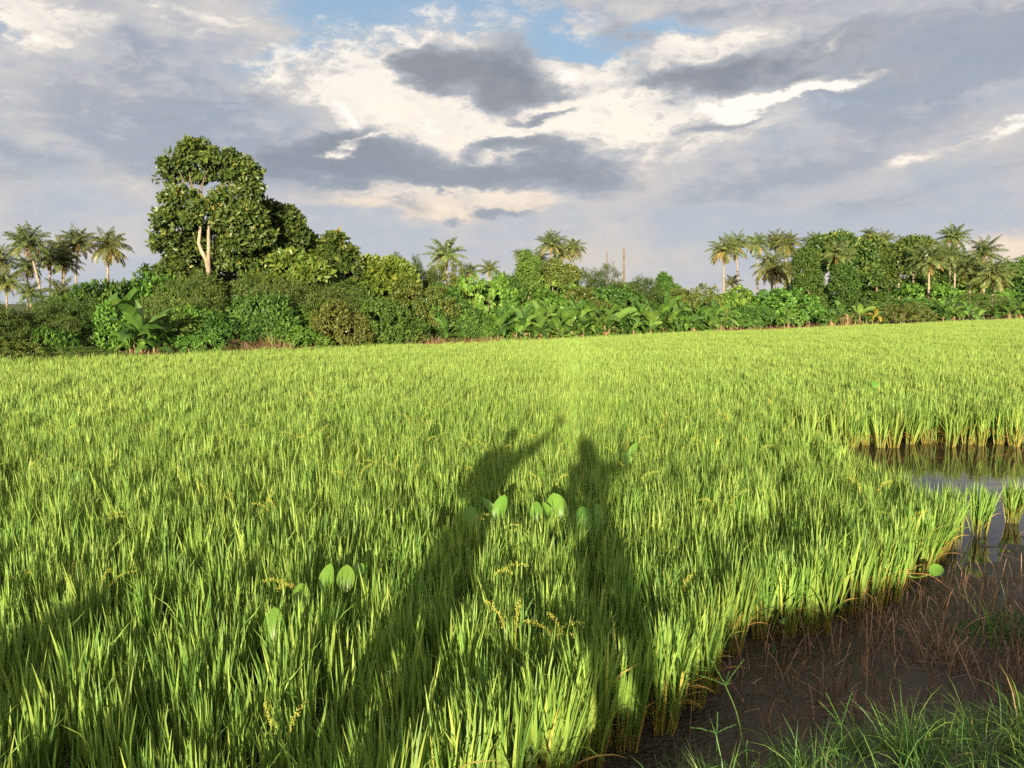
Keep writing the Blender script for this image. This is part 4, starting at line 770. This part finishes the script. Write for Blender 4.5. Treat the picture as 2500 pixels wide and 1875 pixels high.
for px, t, off, v, lab in ((1785, 745, 9, 3, 'banana plant with narrow leaves right of the dense banana row'), (1835, 778, 3.0, 3, 'tiny banana plant on the strip of red soil'), (1925, 748, 5, 0, 'small banana plant in front of dark understorey on the red dike'), (1975, 742, 7, 1, 'grey green banana plant left of the clump by the dead stump'), (2030, 748, 2.6, 2, 'banana plant with dark leaves beside the dead brown stump'), (2052, 735, 4, 0, 'banana plant with upright bright leaf over the dead brown stump'),
        (2100, 738, 6, 3, 'slim banana plant left of the yellow one'), (2140, 745, 6.5, 4, 'sick yellow banana plant'), (2235, 725, 6, 1, 'banana plant with slanting leaf behind the rounded olive shrub'), (2260, 738, 5, 0, 'banana plant with pale leaf right of the rounded olive shrub'), (2305, 730, 2.0, 2, 'bright banana plant at the left of the right-hand clump'), (2328, 722, 2.4, 1, 'tallest banana plant of the right-hand clump'), (2362, 738, 2.0, 0, 'banana plant at the right of the right-hand clump'), (2390, 750, 1.6, 3, 'low leaning banana plant at the end of the right-hand clump'),
        (2432, 738, 5, 3, 'thin banana plant with two hanging leaves near the right frame edge'), (2465, 725, 3, 1, 'banana plant with drooping leaves near the right frame edge'), (2492, 730, 2.5, 2, 'banana plant cut by the right frame edge')):
    banana(px, t, off, v, lab)
# ---------------------------------------------------------------- near bank: grass, stubble, weeds, people
def tuft(seed, n, L, W, curv, lean=.45, spread=.05, mats=None, k=5):
    g = np.random.default_rng(seed); G = Geo(); a = g.random(n)*6.28
    strips(G, np.column_stack([spread*g.random(n)*np.cos(a), spread*g.random(n)*np.sin(a), np.full(n, -.02)]), a, np.abs(g.normal(.1, lean*.6, n)), g.uniform(*L, n), g.uniform(*curv, n), g.uniform(*W, n), g.uniform(-1, 1, n), k=k,
           rnd=np.where(g.random(n) < .06, g.uniform(.95, 1, n), g.random(n)*.9))
    return G
gp = [bpy.data.objects.new('grass_tuft_%d' % i, tuft(400+i, 24+i*2, (.16, .44), (.003, .0065), (.5, 2.2)).mesh('grass_tuft', [M['grass']])) for i in range(6)]
n = 15000; P = np.column_stack([rng.uniform(-7, 9, n), rng.uniform(-5, 9, n)]); sd = side_dist(P, TOE); z = mud_h(P)
edge = .02+.40*vn(P[:, 0]*1.1, P[:, 1]*1.1, 3)
ok = (sd < edge) & (sd > -3.4) & (np.hypot(P[:, 0]-.1, P[:, 1]+.3) > .3) & ~((sd < -1.5) & (rng.random(n) < .6)); P, z, sd = P[ok], z[ok], sd[ok]; n = len(P)
tall = np.where(P[:, 0] < -1.2, 1.0+.9*np.clip(vn(P[:, 0]*.8+9, P[:, 1]*.8, 3)+.35, 0, 1), 1.0)
o = scatter('bank_grass', gp, np.column_stack([P, z-.01]), rng.random(n)*6.28, rng.normal(0, .12, (n, 2)), rng.uniform(.55, 1.15, n)*tall*np.where(sd > -.5, .72, .95), rng.integers(0, 6, n))
tag(o, 'green arching grass on the near bank at the bottom right', 'grass', kind='stuff')
# dry stubble on the drained mud
def mud_pts(n, box, f):
    P = np.column_stack([rng.uniform(box[0], box[1], n), rng.uniform(box[2], box[3], n)]); sd = side_dist(P, TOE)
    lf = np.array(fr+[BW[0]]); yl = np.interp(P[:, 0], [q[0] for q in fr], [q[1] for q in fr], left=-9, right=8.3)
    h = mud_h(P); return P[(sd > -.1) & (P[:, 1] < yl-.12) & (h > .004) & (rng.random(n) < f(P, sd))]
dens = lambda P, sd: np.clip(1.5-sd/1.4, .02, 1)*np.clip((P[:, 0]-.9)/1.5, .06, 1)*np.clip(.55+2.6*vn(P[:, 0]*1.7, P[:, 1]*1.7, 3), .04, 1)+.05*(P[:, 0] > 2.6)
P = mud_pts(26000, (.3, 9, 2.8, 9), dens); n = len(P); G = Geo(); b = np.column_stack([P, mud_h(P)-.01])
strips(G, b, rng.random(n)*6.28, np.abs(rng.normal(.1, .3, n)), rng.uniform(.05, .26, n)*np.where(rng.random(n) < .2, 1.4, .9), rng.uniform(0, .9, n), rng.uniform(.004, .009, n), rng.uniform(-1.5, 1.5, n), k=3, prof=(1, .9, .75, .4))
P = mud_pts(14000, (.3, 9, 2.8, 9), lambda P, sd: dens(P, sd)*.8+.04); n = len(P)
strips(G, np.column_stack([P, mud_h(P)+.012]), rng.random(n)*6.28, rng.uniform(1.3, 1.62, n), rng.uniform(.05, .3, n), rng.uniform(-.2, .35, n), rng.uniform(.003, .007, n), rng.uniform(-1, 1, n), k=3, prof=(1, .9, .75, .4))
P = mud_pts(30000, (1.4, 9, 3.3, 8), lambda P, sd: (sd < 1.9)*np.clip((P[:, 0]-1.6)/1.4, 0, 1)*np.clip(.3+3*vn(P[:, 0]*1.3+4, P[:, 1]*1.3, 3), .03, 1)*.55); n = len(P); print('tall stubble', n)
strips(G, np.column_stack([P, mud_h(P)-.01]), rng.random(n)*6.28, np.abs(rng.normal(.1, .28, n)), rng.uniform(.12, .36, n), rng.uniform(0, 1.0, n), rng.uniform(.0035, .007, n), rng.uniform(-1.5, 1.5, n), k=4, prof=(1, .95, .85, .7, .3))
tag(G.build('dry_stubble', [M['straw']]), 'brown dry stubble stems standing and lying on the dark mud', 'stubble', kind='stuff')
# a few standing stems that catch the sun, as tied bunches
for i, (px, py, h, lab) in enumerate(((2242, 1498, .16, 'forked pale dry stem alone on the mud below the round floating leaf'), (2345, 1455, .26, 'tall pale dry stem on the mud at right, below the pond corner'), (2415, 1425, .15, 'short orange stubble bunch on the mud under the pond edge'), (2428, 1462, .2, 'orange stubble bunch at the right, in front of the shorter one'), (2470, 1420, .2, 'orange stubble bunch beside the right frame edge'), (2107, 1660, .22, 'grey dry stem pair standing on mud in the lower right'))):
    q = at_z(px, py, .05); g = np.random.default_rng(900+i); G = Geo(); m = 4+i % 3
    strips(G, np.column_stack([g.normal(0, .018, m), g.normal(0, .018, m), np.full(m, -.02)]), g.random(m)*6.28, np.abs(g.normal(.05, .12, m)), h*g.uniform(.6, 1.1, m), g.uniform(0, .5, m), np.full(m, .006), g.uniform(-1, 1, m), k=3, prof=(1, .9, .8, .5), rnd=g.uniform(.6, 1, m))
    o = G.build('stubble_bunch', [M['straw']]); o.location = (q[0], q[1], float(mud_h(np.array([q[:2]]))[0])); tag(o, lab, 'dry stem', 'sunlit stubble bunches')
# weed patch with small leaves at the right
for i, (px, py, sc, lab) in enumerate(((2440, 1560, 1.0, 'low leafy weed clump on the mud at the right frame edge'), (2495, 1530, .9, 'grassy weed clump cut by the right frame edge'))):
    q = at_z(px, py, .08); G = tuft(950+i, 40, (.15, .42), (.004, .007), (.2, 1.2), lean=.6, spread=.16); g = np.random.default_rng(960+i); m = 420
    a = g.random(m)*6.28; r = .30*np.sqrt(g.random(m)); lp = np.column_stack([r*np.cos(a), r*np.sin(a), .015+.13*g.random(m)*(1-r/.34)]); L2 = Geo()
    leaves(L2, lp, np.column_stack([np.cos(a), np.sin(a), g.uniform(-.2, .8, m)]), np.column_stack([g.normal(0, .4, m), g.normal(-.3, .4, m), np.ones(m)]), g.uniform(.02, .045, m), g.uniform(.012, .022, m), OVAL)
    put([('blades', G.mesh('weed_blades', [M['grass']])), ('leaves', L2.mesh('weed_leaves', [M['broad']]))], 'weed_clump', (q[0], q[1], float(mud_h(np.array([q[:2]]))[0])), 0, sc, lab, 'weed', 'weed clumps on the mud')
# seed stalks of finger grass leaning over the mud
def finger(name, base, node, tips, Y, lab, extra=()):
    b = at_y(*base, Y); G, H = Geo(), Geo(); nd_ = at_y(*node, Y-.03)-b
    tube(G, curve_pts([(0, 0, -.12), nd_*.5+np.array([.004, 0, 0]), nd_], 8), np.linspace(.0034, .0022, 8), 5)
    for (tx, ty, dy) in tips:
        t_ = at_y(tx, ty, Y+dy)-b; c = curve_pts([nd_, nd_*.5+t_*.5+np.array([0, 0, .004]), t_], 16); tube(H, c, np.linspace(.0016, .001, 16), 4, rnd=.3)
        q = np.repeat(c[2:], 4, 0)+rng.normal(0, .0012, (56, 3)); leaves(H, q, norm(t_-nd_)+rng.normal(0, .45, (56, 3)), rsph(56), .006, .0026, RHOMB)
    st = G; put([('stem', st.mesh('stem', [M['grass']])), ('seed_spikes', H.mesh('seed_spikes', [M['grass']]))], name, b, 0, None, lab, 'grass stalk', 'seeding grass stalks')
finger('finger_grass', (1828, 1830), (1771, 1673), [(1730, 1603, 0), (1710, 1650, -.05), (1815, 1612, .04), (1782, 1668, .05), (1779, 1640, .08)], 3.45, 'yellow green seeding grass stalk with spread fingers over the dark mud')
finger('finger_grass', (2052, 1870), (2054, 1772), [(2018, 1694, 0), (2080, 1690, .04), (2002, 1715, -.05), (2027, 1764, .02)], 3.4, 'smaller seeding grass stalk with two raised fingers at lower right')
finger('finger_grass', (1820, 1880), (1822, 1830), [(1824, 1810, 0), (1858, 1840, .03), (1790, 1855, -.02)], 3.2, 'bright yellow seed spikes at the bottom edge below the tall stalk')
finger('finger_grass', (1745, 1885), (1750, 1790), [(1752, 1740, 0), (1688, 1776, -.03), (1795, 1770, .03)], 3.3, 'thin seed stalk with level fingers at the bottom, left of the tall stalk')

# round-leaved water weeds standing in the rice
def round_leaf(G, c, nrm, upv, w, h, mat=0, cup=.12, pointed=.15, rnd=.5):
    nrm = norm(np.asarray(nrm, float)); sd = norm(np.cross(upv, nrm)); up = np.cross(nrm, sd); nu, nv = 8, 10
    V = []
    for j in range(nv+1):
        t = j/nv; half = math.sin(math.pi*min(1, max(0, t)))**.55*(1-pointed*t) if 0 < t < 1 else .02
        for i in range(nu+1):
            u = -1+2*i/nu; V.append(c+sd*(u*half*w*.5)+up*((t-.5)*h)+nrm*(cup*w*(u*u*half*half)+.06*h*math.sin(t*3.1)-.10*h*t*t-.012*math.cos(u*9)*half*w))
    G.add(np.array(V), [(j*(nu+1)+i, j*(nu+1)+i+1, (j+1)*(nu+1)+i+1, (j+1)*(nu+1)+i) for j in range(nv) for i in range(nu)], mat, rnd)
def broadleaf(lab, items, z=.60, root_dx=0.0):
    """items: (px, py, width px, height px, tilt, face)"""
    px, py = items[0][:2]; c0 = at_z(px, py, z); root = np.array([c0[0]+root_dx, c0[1]+.05, 0.0]); e = empty('broadleaf_weed', root); tag(e, lab, 'water weed', 'round-leaved weeds in the rice')
    for k, (px, py, w, h, tl, fc) in enumerate(items):
        t = (z-2.5)/ray(px, py)[2]; c = CAM+ray(px, py)*t-root; s = t/FPX; G, T = Geo(), Geo()
        nrm = np.array([fc, -1.0, .45]); up = np.array([tl, 0, 1.0]); round_leaf(G, c, nrm, up, w*s*1.08, h*s*1.12, rnd=rng.random())
        tube(T, curve_pts([(rng.normal(0, .02), 0, -.02), c*.55+np.array([0, .02, .05]), c-norm(up)*h*s*.55], 8), np.linspace(.008, .005, 8), 5)
        G.build('leaf', [M['weed']], e, True); T.build('leaf_stalk', [M['weed']], e, True)
broadleaf('round weed leaf in the shade of the left person shadow', [(1150, 1268, 36, 62, .05, .2)])
broadleaf('pale weed with pointed leaf tip between the two shadows, left of centre', [(1222, 1240, 36, 62, .15, -.3), (1195, 1238, 20, 50, -.5, .5)])
broadleaf('small pale sunlit round weed leaf between the two person shadows', [(1309, 1248, 30, 46, 0, 0)])
broadleaf('large bright green round weed leaf at the left edge of the right shadow', [(1358, 1236, 50, 62, -.1, .1), (1338, 1250, 22, 50, -.3, .8)])
broadleaf('dim weed leaves inside the right person shadow, one tip lit', [(1460, 1258, 26, 56, .15, .3), (1425, 1262, 40, 50, -.2, -.2)])
broadleaf('bright weed with two leaves by the raised elbow of the right shadow', [(1546, 1100, 20, 40, .3, -.4), (1529, 1120, 26, 34, -.2, .3)])
broadleaf('sunlit pair of round weed leaves in the rice at lower left', [(845, 1412, 44, 60, 0, .1), (800, 1412, 40, 66, -.1, -.3)], z=.62)
broadleaf('half-shaded round weed leaf left of the sunlit leaf pair', [(735, 1456, 44, 58, .1, .3)], z=.60)
broadleaf('yellow green weed leaf deep in the rice, lowest of the left weeds', [(670, 1524, 50, 74, -.1, .1)], z=.6)
broadleaf('dark shaded weed leaf right behind the sunlit leaf pair', [(876, 1393, 36, 34, .3, -.4)], z=.60)
broadleaf('small bright weed leaf far back in the rice above the pond', [(2135, 938, 20, 18, 0, 0)], z=.8)
# the fallen one on the mud and two seedlings
q = at_z(2286, 1392, .24); e = empty('floating_leaf', (q[0], q[1], .10)); tag(e, 'single round bright green leaf on a long bent stalk over the mud', 'water weed', 'round-leaved weeds in the rice')
G, T = Geo(), Geo(); round_leaf(G, np.array([0, 0, .14]), (-.1, -.75, .75), (.75, .1, .6), .115, .15, rnd=.7); tube(T, curve_pts([(-.26, .03, .10), (-.18, .0, .075), (-.11, 0, .085), (-.06, -.01, .11)], 10), np.linspace(.009, .006, 10), 6)
G.build('leaf', [M['weed']], e, True); T.build('leaf_stalk', [M['weed']], e, True); T = Geo(); tube(T, curve_pts([(-.26, .03, .10), (-.1, -.05, .12), (.0, -.12, .06), (.03, -.2, 0)], 10), .004, 5); T.build('withered_stalk', [M['dryblade']], e)
for px, py, b, lab in ((1915, 1515, (1930, 1590), 'seedling with two upright leaves on the mud by the rice edge'), (1890, 1585, (1895, 1590), 'tiny seedling leaf flat on the mud'), (2400, 1322, (2390, 1330), 'small green leaf on the wet mud beside the lone rice clump')):
    r_ = at_z(*b, .06); e = empty('seedling', r_); tag(e, lab, 'seedling', 'seedlings on the mud'); c = at_y(px, py, r_[1]-.02)-r_; G, T = Geo(), Geo()
    round_leaf(G, c, (-.2, -.8, .6), (.4, 0, 1), .032, .06, rnd=.2); round_leaf(G, c+np.array([-.03, 0, -.01]), (.3, -.8, .5), (-.5, 0, 1), .022, .045, rnd=.1); tube(T, curve_pts([(0, 0, -.03), c*.5+np.array([.005, 0, 0]), c-np.array([0, 0, .02])], 6), .0025, 5)
    G.build('leaf', [M['broad']], e, True); T.build('leaf_stalk', [M['broad']], e, True)
# far edge: straw and low weeds along the bank
sp_ = [bpy.data.objects.new('straw_tuft_%d' % i, tuft(500+i, 22, (.25, .75), (.012, .03), (.3, 1.9), lean=.8, spread=.22, k=4).mesh('straw_tuft', [M['straw2'] if False else M['bananadry'] if i == 2 else M['straw']])) for i in range(3)]
px = np.concatenate([rng.uniform(590, 800, 230), rng.uniform(985, 1215, 240), rng.uniform(1745, 2085, 200), rng.uniform(300, 420, 70), rng.uniform(100, 600, 90)]); off = rng.uniform(.1, 1.0, len(px)); XY = np.array([edge_pt(a, b) for a, b in zip(px, off)]); n = len(px)
o = scatter('dry_straw', sp_, np.column_stack([XY, np.full(n, .25)]), rng.random(n)*6.28, rng.normal(0, .3, (n, 2)), rng.uniform(.5, 1.1, n), rng.integers(0, 3, n)); tag(o, 'red brown dry straw and dead leaves lying along the far field edge', 'straw', kind='stuff')
wp = [bpy.data.objects.new('weed_tuft_%d' % i, tuft(520+i, 26, (.25, .7), (.02, .04), (.3, 1.6), lean=.7, spread=.25, k=3).mesh('weed_tuft', [M['grass'] if i else M['fine']])) for i in range(3)]
px = np.concatenate([rng.uniform(-150, 620, 520), rng.uniform(780, 1000, 130), rng.uniform(1200, 1760, 240), rng.uniform(2080, 2700, 360)]); off = rng.uniform(.1, 1.5, len(px)); XY = np.array([edge_pt(a, b) for a, b in zip(px, off)]); n = len(px)
o = scatter('bank_weeds', wp, np.column_stack([XY, np.full(n, .25)]), rng.random(n)*6.28, rng.normal(0, .2, (n, 2)), rng.uniform(.5, 1.1, n), rng.integers(0, 3, n)); tag(o, 'low green weeds along the foot of the tree line', 'weeds', kind='stuff')
for i, (px, h, w, off, lab) in enumerate(((662, 62, 60, .7, 'fan of dry stalks with a few green reeds at the field edge'), (760, 44, 70, .6, 'heap of broken dry stalks left of the rounded olive shrub'), (1035, 52, 80, .7, 'mound of red brown dry grass left of the small central banana plant'), (2068, 48, 26, .9, 'dead brown banana stump on the red dike'))):
    x, Y = edge_pt(px, off); s = Y/FPX; g = np.random.default_rng(700+i); n = 150 if i < 3 else 40; G = Geo()
    strips(G, np.column_stack([g.normal(0, w*s*.25, n), g.normal(0, .12, n), np.zeros(n)]), g.random(n)*6.28, np.abs(g.normal(.2, .5, n)), h*s*g.uniform(.4, 1.05, n), g.uniform(0, 1.3, n), g.uniform(.012, .03, n)*(1 if i < 3 else 3), g.uniform(-1, 1, n), k=4)
    o = G.build('dry_stalks' if i < 3 else 'banana_stump', [M['bananadry' if i != 2 else 'straw']]); o.location = (x, Y, .28); tag(o, lab, 'dry stalks' if i < 3 else 'stump')
    if i == 3: t_ = Geo(); tube(t_, [(0, 0, -.1), (.02, 0, .7), (.0, .02, 1.3)], [.22, .18, .12], 9); t_.build('stem', [M['bstem']], o, True)
    if i == 0: t_ = Geo(); strips(t_, np.column_stack([g.normal(0, .08, 14), g.normal(0, .08, 14), np.zeros(14)]), g.random(14)*6.28, np.abs(g.normal(.08, .1, 14)), g.uniform(.8, 1.4, 14), g.uniform(0, .4, 14), np.full(14, .03), g.uniform(-1, 1, 14)); t_.build('green_reeds', [M['grass']], o)

# ---------------------------------------------------------------- the two people whose shadows lie on the rice (they stand behind the viewpoint)
def skin(name, J, E, mat, root, parent=None, sub=2):
    me = bpy.data.meshes.new(name); ks = list(J); me.from_pydata([J[k][0] for k in ks], [(ks.index(a), ks.index(b)) for a, b in E], []); me.materials.append(mat)
    o = bpy.data.objects.new(name, me); COL.objects.link(o); md = o.modifiers.new('skin', 'SKIN'); md.use_smooth_shade = True
    for i, k in enumerate(ks):
        r = J[k][1]; me.skin_vertices[0].data[i].radius = r if hasattr(r, '__len__') else (r, r); me.skin_vertices[0].data[i].use_root = (k == root)
    s_ = o.modifiers.new('smooth', 'SUBSURF'); s_.levels = s_.render_levels = sub
    if parent: o.parent = parent
    return o
def plain(name, c, rough=.7):
    return rough_mat(name, [(.3, tuple(x*.85 for x in c)), (.7, c)], scale=14, rough=(rough, rough+.15), bump=.15, bscale=60)
SKN = plain('skin', (.36, .2, .13), .5); HAIR = plain('hair', (.02, .015, .012), .5)
def person(x, y, gz, H, arms, shirt, trousers, lab, long_hair=False, wide=1.0, lean=0.0):
    e = empty('person', (x, y, gz)); tag(e, lab, 'person', 'people watching the field'); k = H/1.75; v = lambda a, b, c: (a*k, b*k, c*k)
    J = {'pelvis': (v(0, 0, .95), .11*k), 'waist': (v(0, 0, 1.10), (.115*k, .10*k)), 'chest': (v(0, 0, 1.30), (.125*k, .11*k)), 'neck0': (v(0, .0, 1.46), .06*k), 'neck': (v(0, .01, 1.54), .05*k), 'jaw': (v(0, .02, 1.60), (.07*k, .075*k)), 'head': (v(0, .01, 1.68), (.08*k, .095*k)), 'crown': (v(0, 0, 1.745), .05*k), 'nose': (v(0, .12, 1.645), .014*k)}
    E = [('pelvis', 'waist'), ('waist', 'chest'), ('chest', 'neck0'), ('neck0', 'neck'), ('neck', 'jaw'), ('jaw', 'head'), ('head', 'crown'), ('head', 'nose')]
    for sx, nm in ((-1, 'l'), (1, 'r')):
        J.update({nm+'hip': (v(.10*sx, 0, .90), .09*k), nm+'knee': (v(.12*sx, .02, .50), .058*k), nm+'ankle': (v(.13*sx, -.01, .09), .04*k), nm+'heel': (v(.13*sx, -.03, .03), .034*k), nm+'toe': (v(.15*sx, .16, .025), .03*k)})
        E += [('pelvis', nm+'hip'), (nm+'hip', nm+'knee'), (nm+'knee', nm+'ankle'), (nm+'ankle', nm+'heel'), (nm+'heel', nm+'toe')]
        el, wr, hd = arms[nm]; J.update({nm+'sh': (v(.18*sx*wide, 0, 1.42), .062*k), nm+'el': (el, .04*k), nm+'wr': (wr, .026*k), nm+'palm': (hd, (.036*k, .018*k))})
        E += [('chest', nm+'sh'), (nm+'sh', nm+'el'), (nm+'el', nm+'wr'), (nm+'wr', nm+'palm')]
        d = norm(np.array(hd)-np.array(wr)); s_ = norm(np.cross(d, (0, 1, .2)))
        for f in range(4):
            o_ = np.array(hd)+s_*(f-1.5)*.018*k+d*.02*k; L = (.062, .074, .07, .055)[f]*k; J[nm+'f%d' % f] = (tuple(o_+d*L*.5), .0085*k); J[nm+'g%d' % f] = (tuple(o_+d*L+np.array([0, .012, 0])), .007*k); E += [(nm+'palm', nm+'f%d' % f), (nm+'f%d' % f, nm+'g%d' % f)]
        t_ = np.array(wr)*.5+np.array(hd)*.5-s_*sx*.045*k; J[nm+'th'] = (tuple(t_), .010*k); J[nm+'ti'] = (tuple(t_+d*.045*k-s_*sx*.01*k), .008*k); E += [(nm+'wr', nm+'th'), (nm+'th', nm+'ti')]
    for q in J: (a_, b_, c_z), r_q = J[q]; J[q] = ((a_+lean*c_z/H, b_, c_z), r_q)
    v = lambda a, b, c: (a*k+lean*c*k/H, b*k, c*k)
    skin('body', J, E, SKN, 'pelvis', e)
    up = lambda r, a: tuple(q+a for q in r) if hasattr(r, '__len__') else r+a
    C = {q: (J[q][0], up(J[q][1], .03)) for q in ('pelvis', 'waist', 'chest', 'neck0', 'lsh', 'rsh')}; C['neck0'] = (v(0, 0, 1.44), .075*k)
    for nm in 'lr': C[nm+'sl'] = (J[nm+'el'][0], .085*k); C[nm+'cf'] = (tuple(np.array(J[nm+'el'][0])*.3+np.array(J[nm+'wr'][0])*.7), .06*k)
    skin('shirt', C, [('pelvis', 'waist'), ('waist', 'chest'), ('chest', 'neck0'), ('chest', 'lsh'), ('chest', 'rsh'), ('lsh', 'lsl'), ('rsh', 'rsl'), ('lsl', 'lcf'), ('rsl', 'rcf')], shirt, 'pelvis', e)
    C = {q: (J[q][0], up(J[q][1], .02)) for q in ('pelvis', 'lhip', 'rhip', 'lknee', 'rknee', 'lankle', 'rankle')}
    skin('trousers', C, [('pelvis', 'lhip'), ('pelvis', 'rhip'), ('lhip', 'lknee'), ('rhip', 'rknee'), ('lknee', 'lankle'), ('rknee', 'rankle')], trousers, 'pelvis', e)
    Hh = {'a': (v(0, -.02, 1.72), (.095*k, .10*k)), 'b': (v(0, -.05, 1.64), (.10*k, .085*k))}; EE = [('a', 'b')]
    if long_hair: Hh.update({'a': (v(0, -.02, 1.73), (.13*k, .11*k)), 'b': (v(0, -.05, 1.64), (.16*k, .10*k)), 'c': (v(0, -.07, 1.52), (.17*k, .07*k)), 'd': (v(0, -.09, 1.36), (.15*k, .06*k))}); EE += [('b', 'c'), ('c', 'd')]
    skin('hair', Hh, EE, HAIR, 'a', e); return e
gz = lambda x, y: float(mud_h(np.array([[x, y]]))[0])
z1 = gz(-.88, -.36); z2 = gz(.33, -.3)
person(-.93, -.36, z1, 1.80, {'r': ((.38, .10, 1.52), (.58, .18, 1.70), (.65, .21, 1.77)), 'l': ((-.25, .04, 1.16), (-.10, .24, 1.28), (-.04, .28, 1.34))}, plain('grey_shirt', (.2, .22, .25)), plain('dark_trousers', (.05, .05, .06)), 'person in grey shirt holding a phone up high, casting the left shadow')
person(.33, -.34, z2, 1.64, {'r': ((.44, .02, 1.34), (.49, .05, 1.54), (.50, .06, 1.62)), 'l': ((-.24, .02, 1.10), (-.20, .12, .88), (-.19, .14, .80))}, plain('red_shirt', (.3, .06, .05)), plain('blue_trousers', (.05, .07, .13)), 'long-haired person in red shirt with raised forearm, casting the right shadow', True, 1.1, -.20)
G = Geo(); G.add([(x*.075, y*.004, z*.037) for x in (-1, 1) for y in (-1, 1) for z in (-1, 1)], [(0, 1, 3, 2), (4, 6, 7, 5), (0, 4, 5, 1), (2, 3, 7, 6), (0, 2, 6, 4), (1, 5, 7, 3)])
o = G.build('phone', [plain('black_glass', (.02, .02, .02), .2)]); o.location = (-.22, -.11, z1+1.86); tag(o, 'black phone held up by the person casting the left shadow', 'phone')
G = Geo(); tube(G, [(.055, .004, .02), (.055, .007, .02)], .007, 10); G.build('lens', [HAIR], o)
# bushes and saplings on the near bank behind the viewpoint, casting the patches of shade on the left
for i, (x, y, w, h, lab) in enumerate(((-3.2, -2.0, 1.5, 1.14, 'bush on the near bank shading the rice at lower left'), (-4.6, -2.4, 1.2, 1.3, 'tallest bush on the near bank, shading the left edge of the rice'), (-2.2, -2.0, .9, .92, 'small bush on the near bank between the person and the left bushes'), (-1.5, -1.9, .7, .72, 'lowest bush on the near bank, behind the person with the phone'), (-5.6, -2.0, 1.2, .85, 'bush on the near bank at the far left'), (1.5, -1.6, .9, .72, 'small bush on the near bank right of the two people'), (3.0, -1.2, 1.3, .58, 'low bush on the near bank shading the mud at right'), (4.6, -1.0, 1.2, .45, 'bush on the near bank at the far right'))):
    F, St = protos[('broad', 'fine', 'broad', 'broad', 'fine', 'fine', 'broad', 'fine')[i], i % 3]; sc = w/4.4
    put([('foliage', F), ('stems', St)], 'shrub', (x, y, gz(x, y)-.1), i*1.3, (sc, sc, h/3.0), lab, 'shrub', 'shrubs on the near bank')
n = 2600; P = np.column_stack([rng.uniform(-6, 9, n), rng.uniform(-3.2, 4, n)]); sd = side_dist(P, TOE); ok = (sd < -2.3) & (sd > -4.5) & (P[:, 1] < -.7+.25*np.maximum(P[:, 0]-2, 0)); P = P[ok]; n = len(P)
o = scatter('tall_bank_grass', gp, np.column_stack([P, mud_h(P)]), rng.random(n)*6.28, rng.normal(0, .1, (n, 2)), rng.uniform(1.0, 2.1, n), rng.integers(0, 6, n)); tag(o, 'tall grass on the near bank behind the viewpoint', 'grass', kind='stuff')
